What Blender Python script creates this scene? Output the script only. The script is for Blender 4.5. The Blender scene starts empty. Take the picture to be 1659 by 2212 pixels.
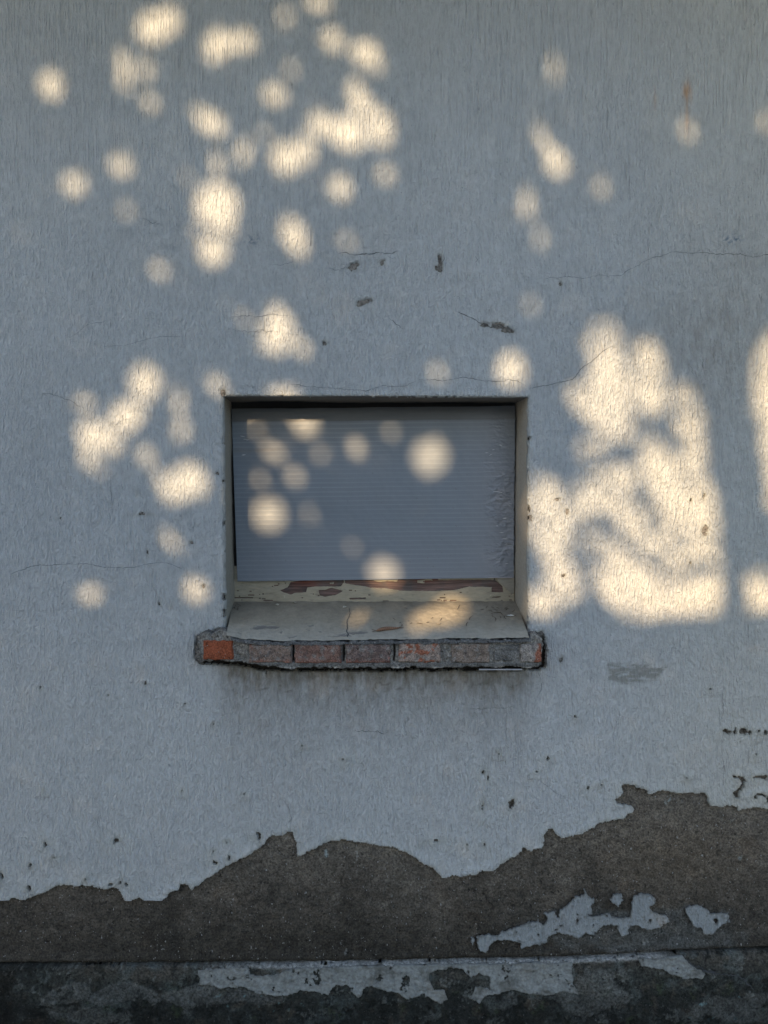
import bpy, math, random
import numpy as np
from mathutils import Vector, Matrix

S = bpy.context.scene
COL = S.collection
rng = np.random.default_rng(7)
random.seed(7)

# ------------------------------------------------------------------ camera
W_REF, H_REF = 1659.0, 2212.0
FPX = 1542.0                      # focal length in reference pixels
CAM_D, CAM_Z = 1.85, 1.56
PITCH = math.radians(-1.3)
cam_data = bpy.data.cameras.new('camera')
cam = bpy.data.objects.new('camera', cam_data)
COL.objects.link(cam)
cam.location = (0, -CAM_D, CAM_Z)
cam.rotation_euler = (math.radians(90) + PITCH, 0, 0)
cam_data.sensor_fit = 'HORIZONTAL'
cam_data.sensor_width = 36
cam_data.lens = 36 * FPX / W_REF
cam_data.clip_start = 0.02
cam_data.clip_end = 500
S.camera = cam

# ------------------------------------------------------------------ sky, sun, exposure
SUN = np.array([-0.31, -1.0, 0.385])          # towards the sun
SUNN = SUN / np.linalg.norm(SUN)
elev = math.asin(SUNN[2])
azim = math.atan2(SUNN[0], SUNN[1])           # compass style, from +Y towards +X
world = bpy.data.worlds.new('World')
S.world = world
world.use_nodes = True
wn = world.node_tree
bg = wn.nodes['Background']
sky = wn.nodes.new('ShaderNodeTexSky')
sky.sky_type = 'NISHITA'
sky.sun_disc = False
sky.sun_elevation = elev
sky.sun_rotation = azim
sky.air_density = 1.0
sky.dust_density = 1.1
sky.ozone_density = 1.3
wn.links.new(sky.outputs[0], bg.inputs[0])
bg.inputs[1].default_value = 0.15
sd = bpy.data.lights.new('sun', 'SUN')
sun = bpy.data.objects.new('sun', sd)
COL.objects.link(sun)
sd.energy = 4.4
sd.angle = math.radians(0.53)
sd.color = (1.0, 0.70, 0.40)
sun.location = (-3, -10, 6)
sun.rotation_euler = Vector(SUNN).to_track_quat('Z', 'Y').to_euler()
S.view_settings.view_transform = 'Standard'
S.view_settings.look = 'None'
S.view_settings.exposure = 1.34
S.view_settings.gamma = 1
S.view_settings.use_curve_mapping = False


# ------------------------------------------------------------------ helpers: photograph position + depth -> world
def unproj(px, py, Y=0.0):
    px = np.asarray(px, float); py = np.asarray(py, float)
    dx = (px - W_REF / 2) / FPX
    dz = -(py - H_REF / 2) / FPX
    c, s = math.cos(PITCH), math.sin(PITCH)
    diry = c - dz * s
    dirz = s + dz * c
    t = (Y + CAM_D) / diry
    return dx * t, CAM_Z + dirz * t


def WP(px, py, Y=0.0):
    x, z = unproj(px, py, Y)
    return float(x), float(z)


def poly_w(pts, Y=0.0):
    p = np.array(pts, float)
    x, z = unproj(p[:, 0], p[:, 1], Y)
    return np.stack([x, z], 1)


def r6(pts): return [(x * .5, y * .5 + 1728.1) for x, y in pts]
def r7(pts): return [(829.5 + x * .5, 1589.9 + y * .5) for x, y in pts]
def r4(pts): return [(1036.9 + x * .375, 622.1 + y * .375) for x, y in pts]
def r1(pts): return [(414.75 + x * .4792, 794.9 + y * .4792) for x, y in pts]


# ------------------------------------------------------------------ helpers: noise
_G = {}
def perlin(x, y, seed=0):
    if seed not in _G:
        r = np.random.default_rng(1000 + seed)
        a = r.uniform(0, 2 * np.pi, (256, 256))
        _G[seed] = (np.cos(a), np.sin(a))
    gx, gy = _G[seed]
    xi = np.floor(x).astype(int); yi = np.floor(y).astype(int)
    xf = x - xi; yf = y - yi
    u = xf * xf * xf * (xf * (xf * 6 - 15) + 10); v = yf * yf * yf * (yf * (yf * 6 - 15) + 10)
    def g(i, j, dx, dy):
        a = (xi + i) & 255; b = (yi + j) & 255
        return gx[a, b] * dx + gy[a, b] * dy
    n00 = g(0, 0, xf, yf); n10 = g(1, 0, xf - 1, yf); n01 = g(0, 1, xf, yf - 1); n11 = g(1, 1, xf - 1, yf - 1)
    return 1.41 * ((n00 * (1 - u) + n10 * u) * (1 - v) + (n01 * (1 - u) + n11 * u) * v)


def fbm(x, y, size, oct=3, seed=0, gain=.5, sx=1.0, sy=1.0):
    """size = feature size in metres; result about -1..1"""
    t = 0; a = 1; f = 1 / size; n = 0
    for i in range(oct):
        t = t + a * perlin(x * f * sx + 17.3 * i + seed * 3.1, y * f * sy - 9.7 * i, seed + i * 11)
        n += a; a *= gain; f *= 2.03
    return t / n * 1.4


def sstep(a, b, x):
    t = np.clip((x - a) / (b - a), 0, 1)
    return t * t * (3 - 2 * t)


def poly_sdf(X, Z, poly):
    """signed distance, positive inside"""
    shp = X.shape
    x = X.ravel(); z = Z.ravel()
    d2 = np.full(x.shape, 1e9); ins = np.zeros(x.shape, bool)
    n = len(poly)
    for i in range(n):
        ax, az = poly[i]; bx, bz = poly[(i + 1) % n]
        ex, ez = bx - ax, bz - az
        L = ex * ex + ez * ez + 1e-18
        t = np.clip(((x - ax) * ex + (z - az) * ez) / L, 0, 1)
        dx = x - ax - t * ex; dz = z - az - t * ez
        d2 = np.minimum(d2, dx * dx + dz * dz)
        if az != bz:
            c = ((az > z) != (bz > z)) & (x < ex * (z - az) / ez + ax)
            ins ^= c
    d = np.sqrt(d2)
    return np.where(ins, d, -d).reshape(shp)


def sdf_local(X, Z, poly, pad=.03):
    """same but only evaluated near the polygon (rest: -pad)"""
    p = np.asarray(poly)
    m = (X > p[:, 0].min() - pad) & (X < p[:, 0].max() + pad) & (Z > p[:, 1].min() - pad) & (Z < p[:, 1].max() + pad)
    out = np.full(X.shape, -pad)
    if m.any():
        out[m] = np.maximum(poly_sdf(X[m], Z[m], poly), -pad)
    return out


def ell(X, Z, cx, cz, rx, rz):
    """rough signed distance to an ellipse, positive inside"""
    q = np.sqrt(((X - cx) / rx) ** 2 + ((Z - cz) / rz) ** 2)
    return (1 - q) * min(rx, rz)


# ------------------------------------------------------------------ helpers: objects
def link(o, parent=None):
    COL.objects.link(o)
    if parent is not None:
        o.parent = parent
        o.matrix_parent_inverse = Matrix.Translation(-parent.location)
    return o


def tag(o, label=None, cat=None, group=None, kind=None):
    if label: o['label'] = label
    if cat: o['category'] = cat
    if group: o['group'] = group
    if kind: o['kind'] = kind
    return o


def thing(name, loc, label, cat, group=None):
    o = bpy.data.objects.new(name, None)
    o.location = loc
    o.empty_display_size = .1
    COL.objects.link(o)
    return tag(o, label, cat, group)


def mesh_obj(name, V, F, mat, parent=None, col=None, attrs=None, smooth=True):
    """V (n,3), F (m,4) or (m,3) int array"""
    me = bpy.data.meshes.new(name)
    V = np.asarray(V, np.float32); F = np.asarray(F, np.int32)
    me.vertices.add(len(V)); me.vertices.foreach_set('co', V.ravel())
    k = F.shape[1]
    me.loops.add(F.size); me.loops.foreach_set('vertex_index', F.ravel())
    me.polygons.add(len(F))
    me.polygons.foreach_set('loop_start', np.arange(0, F.size, k, dtype=np.int32))
    me.polygons.foreach_set('loop_total', np.full(len(F), k, np.int32))
    me.polygons.foreach_set('use_smooth', np.full(len(F), smooth))
    if col is not None:
        a = me.color_attributes.new('Col', 'FLOAT_COLOR', 'POINT')
        c = np.ones((len(V), 4), np.float32); c[:, :3] = col
        a.data.foreach_set('color', c.ravel())
    for kx, v in (attrs or {}).items():
        a = me.attributes.new(kx, 'FLOAT', 'POINT')
        a.data.foreach_set('value', np.asarray(v, np.float32).ravel())
    me.update(calc_edges=True)
    me.validate()
    me.materials.append(mat)
    o = bpy.data.objects.new(name, me)
    return link(o, parent)


def sheet(name, X, Z, sdf, surf, thick, mat, parent, colf=None, attrf=None, cell=None, back=(0, 1, 0)):
    """heightfield sheet cut out along sdf = 0, with an edge of real thickness.
    surf(X,Z,sdf) -> (n,3) points"""
    X = X.copy(); Z = Z.copy()
    if sdf is None:
        sdf = np.ones_like(X)
        keepv = np.ones_like(X, bool)
    else:
        sdf = sdf.copy()
        if cell is None: cell = np.median(np.abs(np.diff(X[0])))
        gx = np.gradient(sdf, axis=1) / np.maximum(np.abs(np.gradient(X, axis=1)), 1e-9) * np.sign(X[0, 1] - X[0, 0])
        gz = np.gradient(sdf, axis=0) / np.maximum(np.abs(np.gradient(Z, axis=0)), 1e-9) * np.sign(Z[1, 0] - Z[0, 0])
        g2 = gx * gx + gz * gz
        near = (np.abs(sdf) < .62 * cell) & (g2 > .1)
        mx = np.where(near, -sdf * gx / np.maximum(g2, .25), 0); mz = np.where(near, -sdf * gz / np.maximum(g2, .25), 0)
        X += np.clip(mx, -.62 * cell, .62 * cell); Z += np.clip(mz, -.62 * cell, .62 * cell)
        sdf[near] = 0
        keepv = sdf >= 0
    q = keepv[:-1, :-1] & keepv[1:, :-1] & keepv[:-1, 1:] & keepv[1:, 1:]
    nz, nx = X.shape
    idx = np.arange(nz * nx).reshape(nz, nx)
    a = idx[:-1, :-1][q]; b = idx[:-1, 1:][q]; c = idx[1:, 1:][q]; d = idx[1:, :-1][q]
    F = np.stack([a, b, c, d], 1)
    used = np.zeros(nz * nx, bool); used[F.ravel()] = True
    remap = np.cumsum(used) - 1
    F = remap[F]
    x = X.ravel()[used]; z = Z.ravel()[used]; s = sdf.ravel()[used]
    V = surf(x, z, s)
    col = colf(x, z, s) if colf else None
    at = {k: f(x, z, s) for k, f in (attrf or {}).items()}
    if thick > 0:
        e = np.concatenate([F[:, [0, 1]], F[:, [1, 2]], F[:, [2, 3]], F[:, [3, 0]]])
        n = len(V)
        key = np.minimum(e[:, 0], e[:, 1]).astype(np.int64) * n + np.maximum(e[:, 0], e[:, 1])
        u, inv, cnt = np.unique(key, return_inverse=True, return_counts=True)
        be = e[cnt[inv] == 1]
        bv = np.unique(be)
        m2 = np.full(n, -1); m2[bv] = n + np.arange(len(bv))
        V = np.concatenate([V, V[bv] + np.array(back) * thick])
        F = np.concatenate([F, np.stack([be[:, 1], be[:, 0], m2[be[:, 0]], m2[be[:, 1]]], 1)])
        if col is not None: col = np.concatenate([col, col[bv] * .8])
        at = {k: np.concatenate([v, v[bv]]) for k, v in at.items()}
    return mesh_obj(name, V, F, mat, parent, col, at)


def grid(xs, zs):
    X, Z = np.meshgrid(xs, zs)
    return X, Z


def mixc(a, b, t):
    t = np.asarray(t)[:, None]
    return np.asarray(a) * (1 - t) + np.asarray(b) * t


def box(name, x0, x1, y0, y1, z0, z1, mat, parent, seg=1, col=None):
    P = np.array([(x, y, z) for x in (x0, x1) for y in (y0, y1) for z in (z0, z1)], float)
    F = [(0, 1, 3, 2), (4, 6, 7, 5), (0, 4, 5, 1), (2, 3, 7, 6), (0, 2, 6, 4), (1, 5, 7, 3)]
    return mesh_obj(name, P, np.array(F), mat, parent, None if col is None else np.tile(np.array(col), (8, 1)), None, False)



# ------------------------------------------------------------------ materials
def new_mat(name):
    m = bpy.data.materials.new(name)
    m.use_nodes = True
    nt = m.node_tree
    return m, nt, nt.nodes['Principled BSDF']


def nd(nt, typ, **kw):
    n = nt.nodes.new(typ)
    for k, v in kw.items():
        if k.startswith('i_'):
            n.inputs[int(k[2:])].default_value = v
        else:
            setattr(n, k, v)
    return n


def math_n(nt, op, a, b=None, clamp=False):
    n = nt.nodes.new('ShaderNodeMath'); n.operation = op; n.use_clamp = clamp
    for i, v in enumerate([a, b]):
        if v is None: continue
        if isinstance(v, (int, float)): n.inputs[i].default_value = v
        else: nt.links.new(v, n.inputs[i])
    return n.outputs[0]


def noise_n(nt, scale, detail=2, rough=.5, dist=0, stretch=(1, 1, 1), seed=0.0):
    tc = nt.nodes.new('ShaderNodeTexCoord')
    mp = nt.nodes.new('ShaderNodeMapping')
    mp.inputs['Scale'].default_value = stretch
    mp.inputs['Location'].default_value = (seed, seed * .7, seed * 1.3)
    nt.links.new(tc.outputs['Object'], mp.inputs['Vector'])
    n = nt.nodes.new('ShaderNodeTexNoise')
    n.inputs['Scale'].default_value = scale
    n.inputs['Detail'].default_value = detail
    n.inputs['Roughness'].default_value = rough
    n.inputs['Distortion'].default_value = dist
    nt.links.new(mp.outputs[0], n.inputs['Vector'])
    return n.outputs['Fac']


def ramp(nt, fac, p0, p1, lo=0.0, hi=1.0):
    n = nt.nodes.new('ShaderNodeMapRange'); n.interpolation_type = 'SMOOTHSTEP'
    n.inputs['From Min'].default_value = p0; n.inputs['From Max'].default_value = p1
    n.inputs['To Min'].default_value = lo; n.inputs['To Max'].default_value = hi
    nt.links.new(fac, n.inputs['Value'])
    return n.outputs[0]


def attr_n(nt, name, kind='Fac'):
    n = nt.nodes.new('ShaderNodeAttribute'); n.attribute_name = name
    return n.outputs[kind]


def scale_col(nt, colsock, facsock):
    n = nt.nodes.new('ShaderNodeVectorMath'); n.operation = 'SCALE'
    nt.links.new(colsock, n.inputs[0]); nt.links.new(facsock, n.inputs['Scale'])
    return n.outputs[0]


def bump_n(nt, bsdf, h, dist, strength=1.0):
    b = nt.nodes.new('ShaderNodeBump')
    b.inputs['Strength'].default_value = strength
    b.inputs['Distance'].default_value = dist
    nt.links.new(h, b.inputs['Height'])
    nt.links.new(b.outputs[0], bsdf.inputs['Normal'])


def mat_paint():
    m, nt, bs = new_mat('weathered wall paint')
    bs.inputs['Roughness'].default_value = .72
    bs.inputs['Specular IOR Level'].default_value = .35
    comb = attr_n(nt, 'comb')
    strokes = ramp(nt, noise_n(nt, 205, 2.5, .55, .25, (1, 1, .17)), .36, .64)
    lines = ramp(nt, noise_n(nt, 200, 1.5, .5, .08, (1, 1, .035), 4), .36, .60)
    pits = ramp(nt, noise_n(nt, 165, 3, .6, .3, (1, 1, .5), 9), .34, .66)
    a = math_n(nt, 'MULTIPLY', lines, comb)
    inv = math_n(nt, 'SUBTRACT', 1.0, comb)
    b = math_n(nt, 'MULTIPLY', pits, inv)
    h = math_n(nt, 'ADD', math_n(nt, 'ADD', a, b), math_n(nt, 'MULTIPLY', strokes, .7))
    h = math_n(nt, 'ADD', h, math_n(nt, 'MULTIPLY', noise_n(nt, 420, 2, .6), .35))
    gouge = ramp(nt, noise_n(nt, 95, 2, .5, .15, (1, 1, .13), 41), .26, .34, -.75, 0)
    h = math_n(nt, 'ADD', h, gouge)
    big = noise_n(nt, 34, 2, .5, 0, (1, 1, .5), 3)
    h = math_n(nt, 'ADD', h, math_n(nt, 'MULTIPLY', big, 1.0))
    bump_n(nt, bs, h, .0029, 1.0)
    var = ramp(nt, noise_n(nt, 60, 4, .65, 0, (1, 1, .5), 2), .25, .75, .93, 1.06)
    pit = ramp(nt, noise_n(nt, 120, 2, .5, .4, (1, 1, .55), 21), .24, .31, .72, 1.0)
    groove_shade = ramp(nt, h, .5, 2.0, .87, 1.03)  # grooves darkened in the colour to paint in their shade
    f = math_n(nt, 'MULTIPLY', math_n(nt, 'MULTIPLY', var, pit), groove_shade)
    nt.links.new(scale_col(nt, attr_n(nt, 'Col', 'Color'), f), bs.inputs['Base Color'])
    return m


def mat_grit(name, grain=230, bump=.0022, speck=.10, rough=.92):
    m, nt, bs = new_mat(name)
    bs.inputs['Roughness'].default_value = rough
    bs.inputs['Specular IOR Level'].default_value = .25
    g1 = noise_n(nt, grain, 4, .7)
    g2 = noise_n(nt, grain * .3, 3, .6, 0, (1, 1, 1), 5)
    h = math_n(nt, 'ADD', g1, math_n(nt, 'MULTIPLY', g2, 2.0))
    pits = ramp(nt, noise_n(nt, grain * .55, 2, .5, 0, (1, 1, 1), 13), .27, .36, 0, 1)
    h = math_n(nt, 'ADD', h, pits)
    bump_n(nt, bs, h, bump, 1.0)
    var = ramp(nt, g1, .28, .72, .45, 1.65)
    var2 = ramp(nt, noise_n(nt, 45, 4, .65, 0, (1, 1, 1), 8), .25, .75, .75, 1.28)
    pd = math_n(nt, 'ADD', math_n(nt, 'MULTIPLY', pits, .5), .5)
    f = math_n(nt, 'MULTIPLY', math_n(nt, 'MULTIPLY', var, var2), pd)
    base = scale_col(nt, attr_n(nt, 'Col', 'Color'), f)
    # scattered pale sand grains
    sp = ramp(nt, noise_n(nt, 190, 1, .5, 0, (1, 1, .7), 31), .71, .76)
    mx = nt.nodes.new('ShaderNodeMix'); mx.data_type = 'RGBA'
    nt.links.new(math_n(nt, 'MULTIPLY', sp, speck * 10 if speck < .1 else 1.0, True), mx.inputs[0])
    nt.links.new(base, mx.inputs[6]); mx.inputs[7].default_value = (speck * 2.6, speck * 2.6, speck * 2.5, 1)
    nt.links.new(mx.outputs[2], bs.inputs['Base Color'])
    return m


def mat_attr(name, rough=.6, noise_scale=150, var=(.9, 1.08), bump=.0006, stretch=(1, 1, 1), spec=.4, detail=3):
    m, nt, bs = new_mat(name)
    bs.inputs['Roughness'].default_value = rough
    bs.inputs['Specular IOR Level'].default_value = spec
    n = noise_n(nt, noise_scale, detail, .6, 0, stretch)
    bump_n(nt, bs, n, bump)
    nt.links.new(scale_col(nt, attr_n(nt, 'Col', 'Color'), ramp(nt, n, .25, .75, *var)), bs.inputs['Base Color'])
    return m


def mat_plain(name, col, rough=.8, noise_scale=60, var=(.75, 1.25), bump=.0005):
    m, nt, bs = new_mat(name)
    bs.inputs['Roughness'].default_value = rough
    n = noise_n(nt, noise_scale, 3, .6)
    rgb = nt.nodes.new('ShaderNodeRGB'); rgb.outputs[0].default_value = (*col, 1)
    nt.links.new(scale_col(nt, rgb.outputs[0], ramp(nt, n, .25, .75, *var)), bs.inputs['Base Color'])
    bump_n(nt, bs, n, bump)
    return m


M_PAINT = mat_paint()
M_RENDER = mat_grit('bare sand render', 200, .0045, .11)
M_PLINTH = mat_grit('mossy plinth cement', 150, .0045, .05)
M_PLPAINT = mat_attr('old plinth paint', .8, 130, (.7, 1.15), .0016)
M_REVEAL = mat_attr('reveal plaster', .75, 210, (.82, 1.08), .0013, (1, 1, .8))
M_CREAM = mat_attr('cracked cream paint', .62, 170, (.86, 1.06), .0008, (.25, 1, 1))
M_SILL = mat_attr('dusty cream sill', .66, 120, (.88, 1.06), .0009, (.6, .8, 1))
M_WOOD = mat_attr('weathered bare wood', .8, 260, (.55, 1.5), .0013, (.05, 1, 1))
M_BRICK = mat_grit('worn brick', 300, .0016, .10)
M_MORTAR = mat_grit('grey mortar', 220, .0026, .13)
M_BOARD = mat_attr('fluted plastic', .38, 500, (.97, 1.03), .00012, (1, 1, 1), .5)
M_DARK = mat_plain('dark old wood and shadow fill', (.02, .016, .013))
M_CRACK = mat_plain('crack', (.045, .05, .055))
M_BARK = mat_plain('bark', (.09, .07, .05), .9, 20)
M_GROUND = mat_plain('trodden ground', (.27, .26, .235), .95, 3, (.7, 1.3), .01)

# ================================================================== THE WALL
wall = thing('plaster_wall', (0, 0, 0), 'grey blue painted plaster wall with peeling lower edge over bare brown render', 'wall')

# opening corners (front edge of the plaster)
OPEN = poly_w([(482, 856), (1140, 859), (1141, 1376), (487, 1372)])
# the brick sill block that interrupts the paint coat
BLOCK_PX = [(427, 1376), (436, 1369), (462, 1366), (476, 1358), (487, 1366), (700, 1372), (1140, 1374), (1150, 1368),
            (1172, 1368), (1179, 1380), (1180, 1400), (1179, 1418), (1178, 1440), (1166, 1447), (1000, 1448), (800, 1449),
            (600, 1449), (560, 1447), (530, 1440), (480, 1435), (430, 1434), (422, 1424)]
BLOCK = poly_w(BLOCK_PX)

PEEL = r6([(0, 437), (40, 433), (45, 425), (90, 437), (130, 425), (180, 405), (215, 380), (255, 367), (300, 370), (370, 368),
           (420, 375), (470, 382), (500, 378), (520, 400), (537, 435), (570, 432), (600, 420), (625, 432), (650, 440), (690, 442),
           (707, 435), (740, 400), (775, 385), (778, 362), (800, 360), (822, 375), (830, 392), (840, 372), (852, 378), (880, 350),
           (920, 325), (960, 290), (1020, 262), (1080, 235), (1130, 200), (1155, 175), (1190, 150), (1200, 158), (1270, 138),
           (1280, 190), (1285, 245), (1300, 243), (1350, 210), (1400, 190), (1440, 178), (1470, 178), (1475, 165), (1530, 178),
           (1600, 190), (1650, 203)])
PEEL += r7([(0, 480), (40, 480), (90, 500), (130, 525), (180, 555), (215, 570), (235, 590), (248, 615), (270, 612), (295, 600),
            (340, 608), (400, 595), (425, 582), (450, 588), (475, 580), (490, 570), (540, 530), (595, 500), (597, 482), (615, 485),
            (622, 498), (650, 487), (682, 480), (688, 420), (705, 402), (725, 402), (745, 425), (762, 437), (800, 435), (840, 422),
            (890, 400), (910, 402), (912, 390), (960, 372), (1040, 350), (1050, 342), (1070, 335), (1078, 320), (1068, 300),
            (1030, 295), (1000, 290), (998, 275), (1015, 260), (1030, 240), (1020, 215), (1040, 205), (1085, 208), (1090, 222),
            (1135, 235), (1138, 255), (1165, 255), (1180, 240), (1230, 238), (1300, 247), (1390, 252), (1408, 275), (1412, 305),
            (1440, 308), (1470, 302), (1510, 310), (1530, 325), (1590, 315), (1659, 312)])
peel_w = poly_w(PEEL)
ext_l = [(-3.4, peel_w[0, 1] + .05), (-2.6, peel_w[0, 1] - .02), (-1.9, peel_w[0, 1] + .09), (-1.5, peel_w[0, 1] + .02), (-1.2, peel_w[0, 1] - .01)]
ext_r = [(1.2, peel_w[-1, 1] + .01), (1.5, peel_w[-1, 1] - .06), (1.9, peel_w[-1, 1] + .05), (2.6, peel_w[-1, 1] - .03), (3.4, peel_w[-1, 1] + .03)]
PAINT_POLY = np.array([(-3.6, 3.9)] + ext_l + [tuple(p) for p in peel_w] + ext_r + [(3.6, 3.9)])


def warp(X, Z, amp=.0034, size=.016, seed=40):
    X = X + .0018 * fbm(X, Z, .007, 2, seed + 12); Z = Z + .0018 * fbm(X, Z, .007, 2, seed + 13)
    return (X + amp * fbm(X, Z, size, 3, seed) + amp * 1.2 * fbm(X, Z, size * 3, 2, seed + 5),
            Z + amp * fbm(X, Z, size, 3, seed + 2) + amp * 1.2 * fbm(X, Z, size * 3, 2, seed + 8))


def axis(lo, f0, f1, hi, step, grow=1.12, mx=.05):
    mid = np.arange(f0, f1, step)
    out = []; s = step; v = f1
    while v < hi:
        out.append(v); s = min(s * grow, mx); v += s
    out.append(hi)
    left = []; s = step; v = f0 - step
    while v > lo:
        left.append(v); s = min(s * grow, mx); v -= s
    left.append(lo)
    return np.array(left[::-1] + list(mid) + out)


xs = axis(-3.2, -1.06, 1.06, 3.2, .0027)
zs = axis(.5, .50, 2.94, 3.8, .0027)
X, Z = grid(xs, zs)
wx, wz = warp(X, Z)
band = Z < 1.12
sd_p = np.full(X.shape, .3)
sd_p[band] = poly_sdf(wx[band], wz[band], PAINT_POLY)
sd_p = np.minimum(sd_p, np.maximum(Z - .45, -.1) + .2)
# window opening, slightly ragged
mo = (np.abs(X - 0) < .6) & (Z > 1.0) & (Z < 2.1)
rag_x = X + .0016 * fbm(X, Z, .02, 3, 60); rag_z = Z + .0018 * fbm(X, Z, .018, 3, 61)
sd_o = np.full(X.shape, -.2)
sd_o[mo] = poly_sdf(rag_x[mo], rag_z[mo], OPEN)
sd_b = np.full(X.shape, -.2)
sd_b[mo] = poly_sdf(wx[mo], wz[mo], BLOCK)
open_edge = -np.maximum(sd_o, sd_b)
sd_p = np.minimum(sd_p, open_edge)
# small chips where the paint has come off
CHIPS = [(764, 575, 7, 6), (757, 579, 4, 4), (770, 571, 4, 4), (825, 567, 3.5, 3), (783, 654, 8, 4), (774, 658, 4, 3.5), (797, 650, 5, 3),
         (1106, 1737, 7, 9), (1043, 1668, 3, 3), (1054, 1682, 3, 5), (1044, 1742, 2, 6), (1184, 1638, 3, 3), (1158, 1667, 3, 2.5),
         (100, 1824, 3, 4), (250, 1817, 7, 4), (66, 1917, 5, 5), (4, 1893, 4, 7), (185, 1900, 2, 5), (240, 1910, 5, 3), (262, 1908, 3, 5),
         (275, 1911, 5, 3), (466, 1860, 4, 4), (497, 1849, 3, 4), (488, 1821, 3, 2.5), (460, 1839, 2, 2), (65, 1868, 2.5, 3), (117, 1850, 2, 2),
         (1078, 706, 12, 5), (1095, 713, 9, 4), (1049, 701, 6, 3), (952, 568, 3, 11), (946, 580, 5, 3), (1104, 716, 5, 3),
         (1565, 1578, 7, 5), (1574, 1580, 6, 3), (1586, 1580, 5, 4.5), (1601, 1581, 10, 5), (1608, 1578, 5, 3), (1619, 1581, 5, 4), (1637, 1579, 3, 2), (1653, 1582, 6, 4),
         (1632, 1720, 6, 4), (1645, 1716, 7, 3), (1655, 1727, 4, 6), (1640, 1678, 12, 3), (1656, 1681, 6, 4),
         (481, 848, 5, 6), (1141, 1093, 3, 12), (1142, 1118, 4, 5), (1524, 1145, 4, 10), (486, 1325, 4, 6), (485, 1290, 3, 5),
         (315, 1478, 3, 3), (560, 1807, 4, 7), (556, 1800, 3, 3), (484, 1130, 2.5, 4), (484, 960, 2, 5), (483, 1040, 2, 4), (1240, 1548, 2, 2),
         (1270, 1700, 2.5, 2), (940, 1815, 5, 1.5), (1010, 1825, 2, 2), (1045, 1823, 2.5, 3.5), (740, 1640, 2, 1.6), (303, 1110, 7, 1.2)]
for cx, cy, rx, ry in CHIPS:
    x0, z0 = WP(cx, cy)
    m = (np.abs(X - x0) < .05) & (np.abs(Z - z0) < .05)
    sd_p[m] = np.minimum(sd_p[m], -(ell(wx[m], wz[m], x0, z0, rx * .0012, ry * .0012) + min(.35 * min(rx, ry) * .0012, .002) * 1.6 * fbm(X[m], Z[m], .007, 3, 35)))
SEVEN = poly_w(r7([(1505, 178), (1550, 176), (1563, 190), (1555, 212), (1538, 235), (1533, 262), (1515, 264), (1508, 240), (1528, 226),
                   (1545, 202), (1532, 184), (1508, 184)]))
m = sdf_local(wx, wz, SEVEN)
sd_p = np.where(m > -.029, np.minimum(sd_p, -m), sd_p)
# extra random small chips, mostly low on the wall
for i in range(70):
    x0 = rng.uniform(-1.8, 1.8); z0 = .75 + rng.beta(1.2, 2.6) * 1.6
    rr = rng.uniform(.0012, .0028)
    m = (np.abs(X - x0) < .02) & (np.abs(Z - z0) < .02)
    sd_p[m] = np.minimum(sd_p[m], -ell(wx[m], wz[m], x0, z0, rr, rr * rng.uniform(.7, 1.8)))


def relief(x, z):
    return (.0022 * fbm(x, z, .55, 3, 1) + .0008 * fbm(x, z, .07, 3, 2, .55, 1, .5) + .00045 * fbm(x, z, .016, 2, 3, .6, 1, .45))


PX2 = .0012
def g(x, z, px, py, sx, sz):
    cx, cz = WP(px, py)
    return np.exp(-((x - cx) / (sx * PX2)) ** 2 - ((z - cz) / (sz * PX2)) ** 2)


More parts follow.
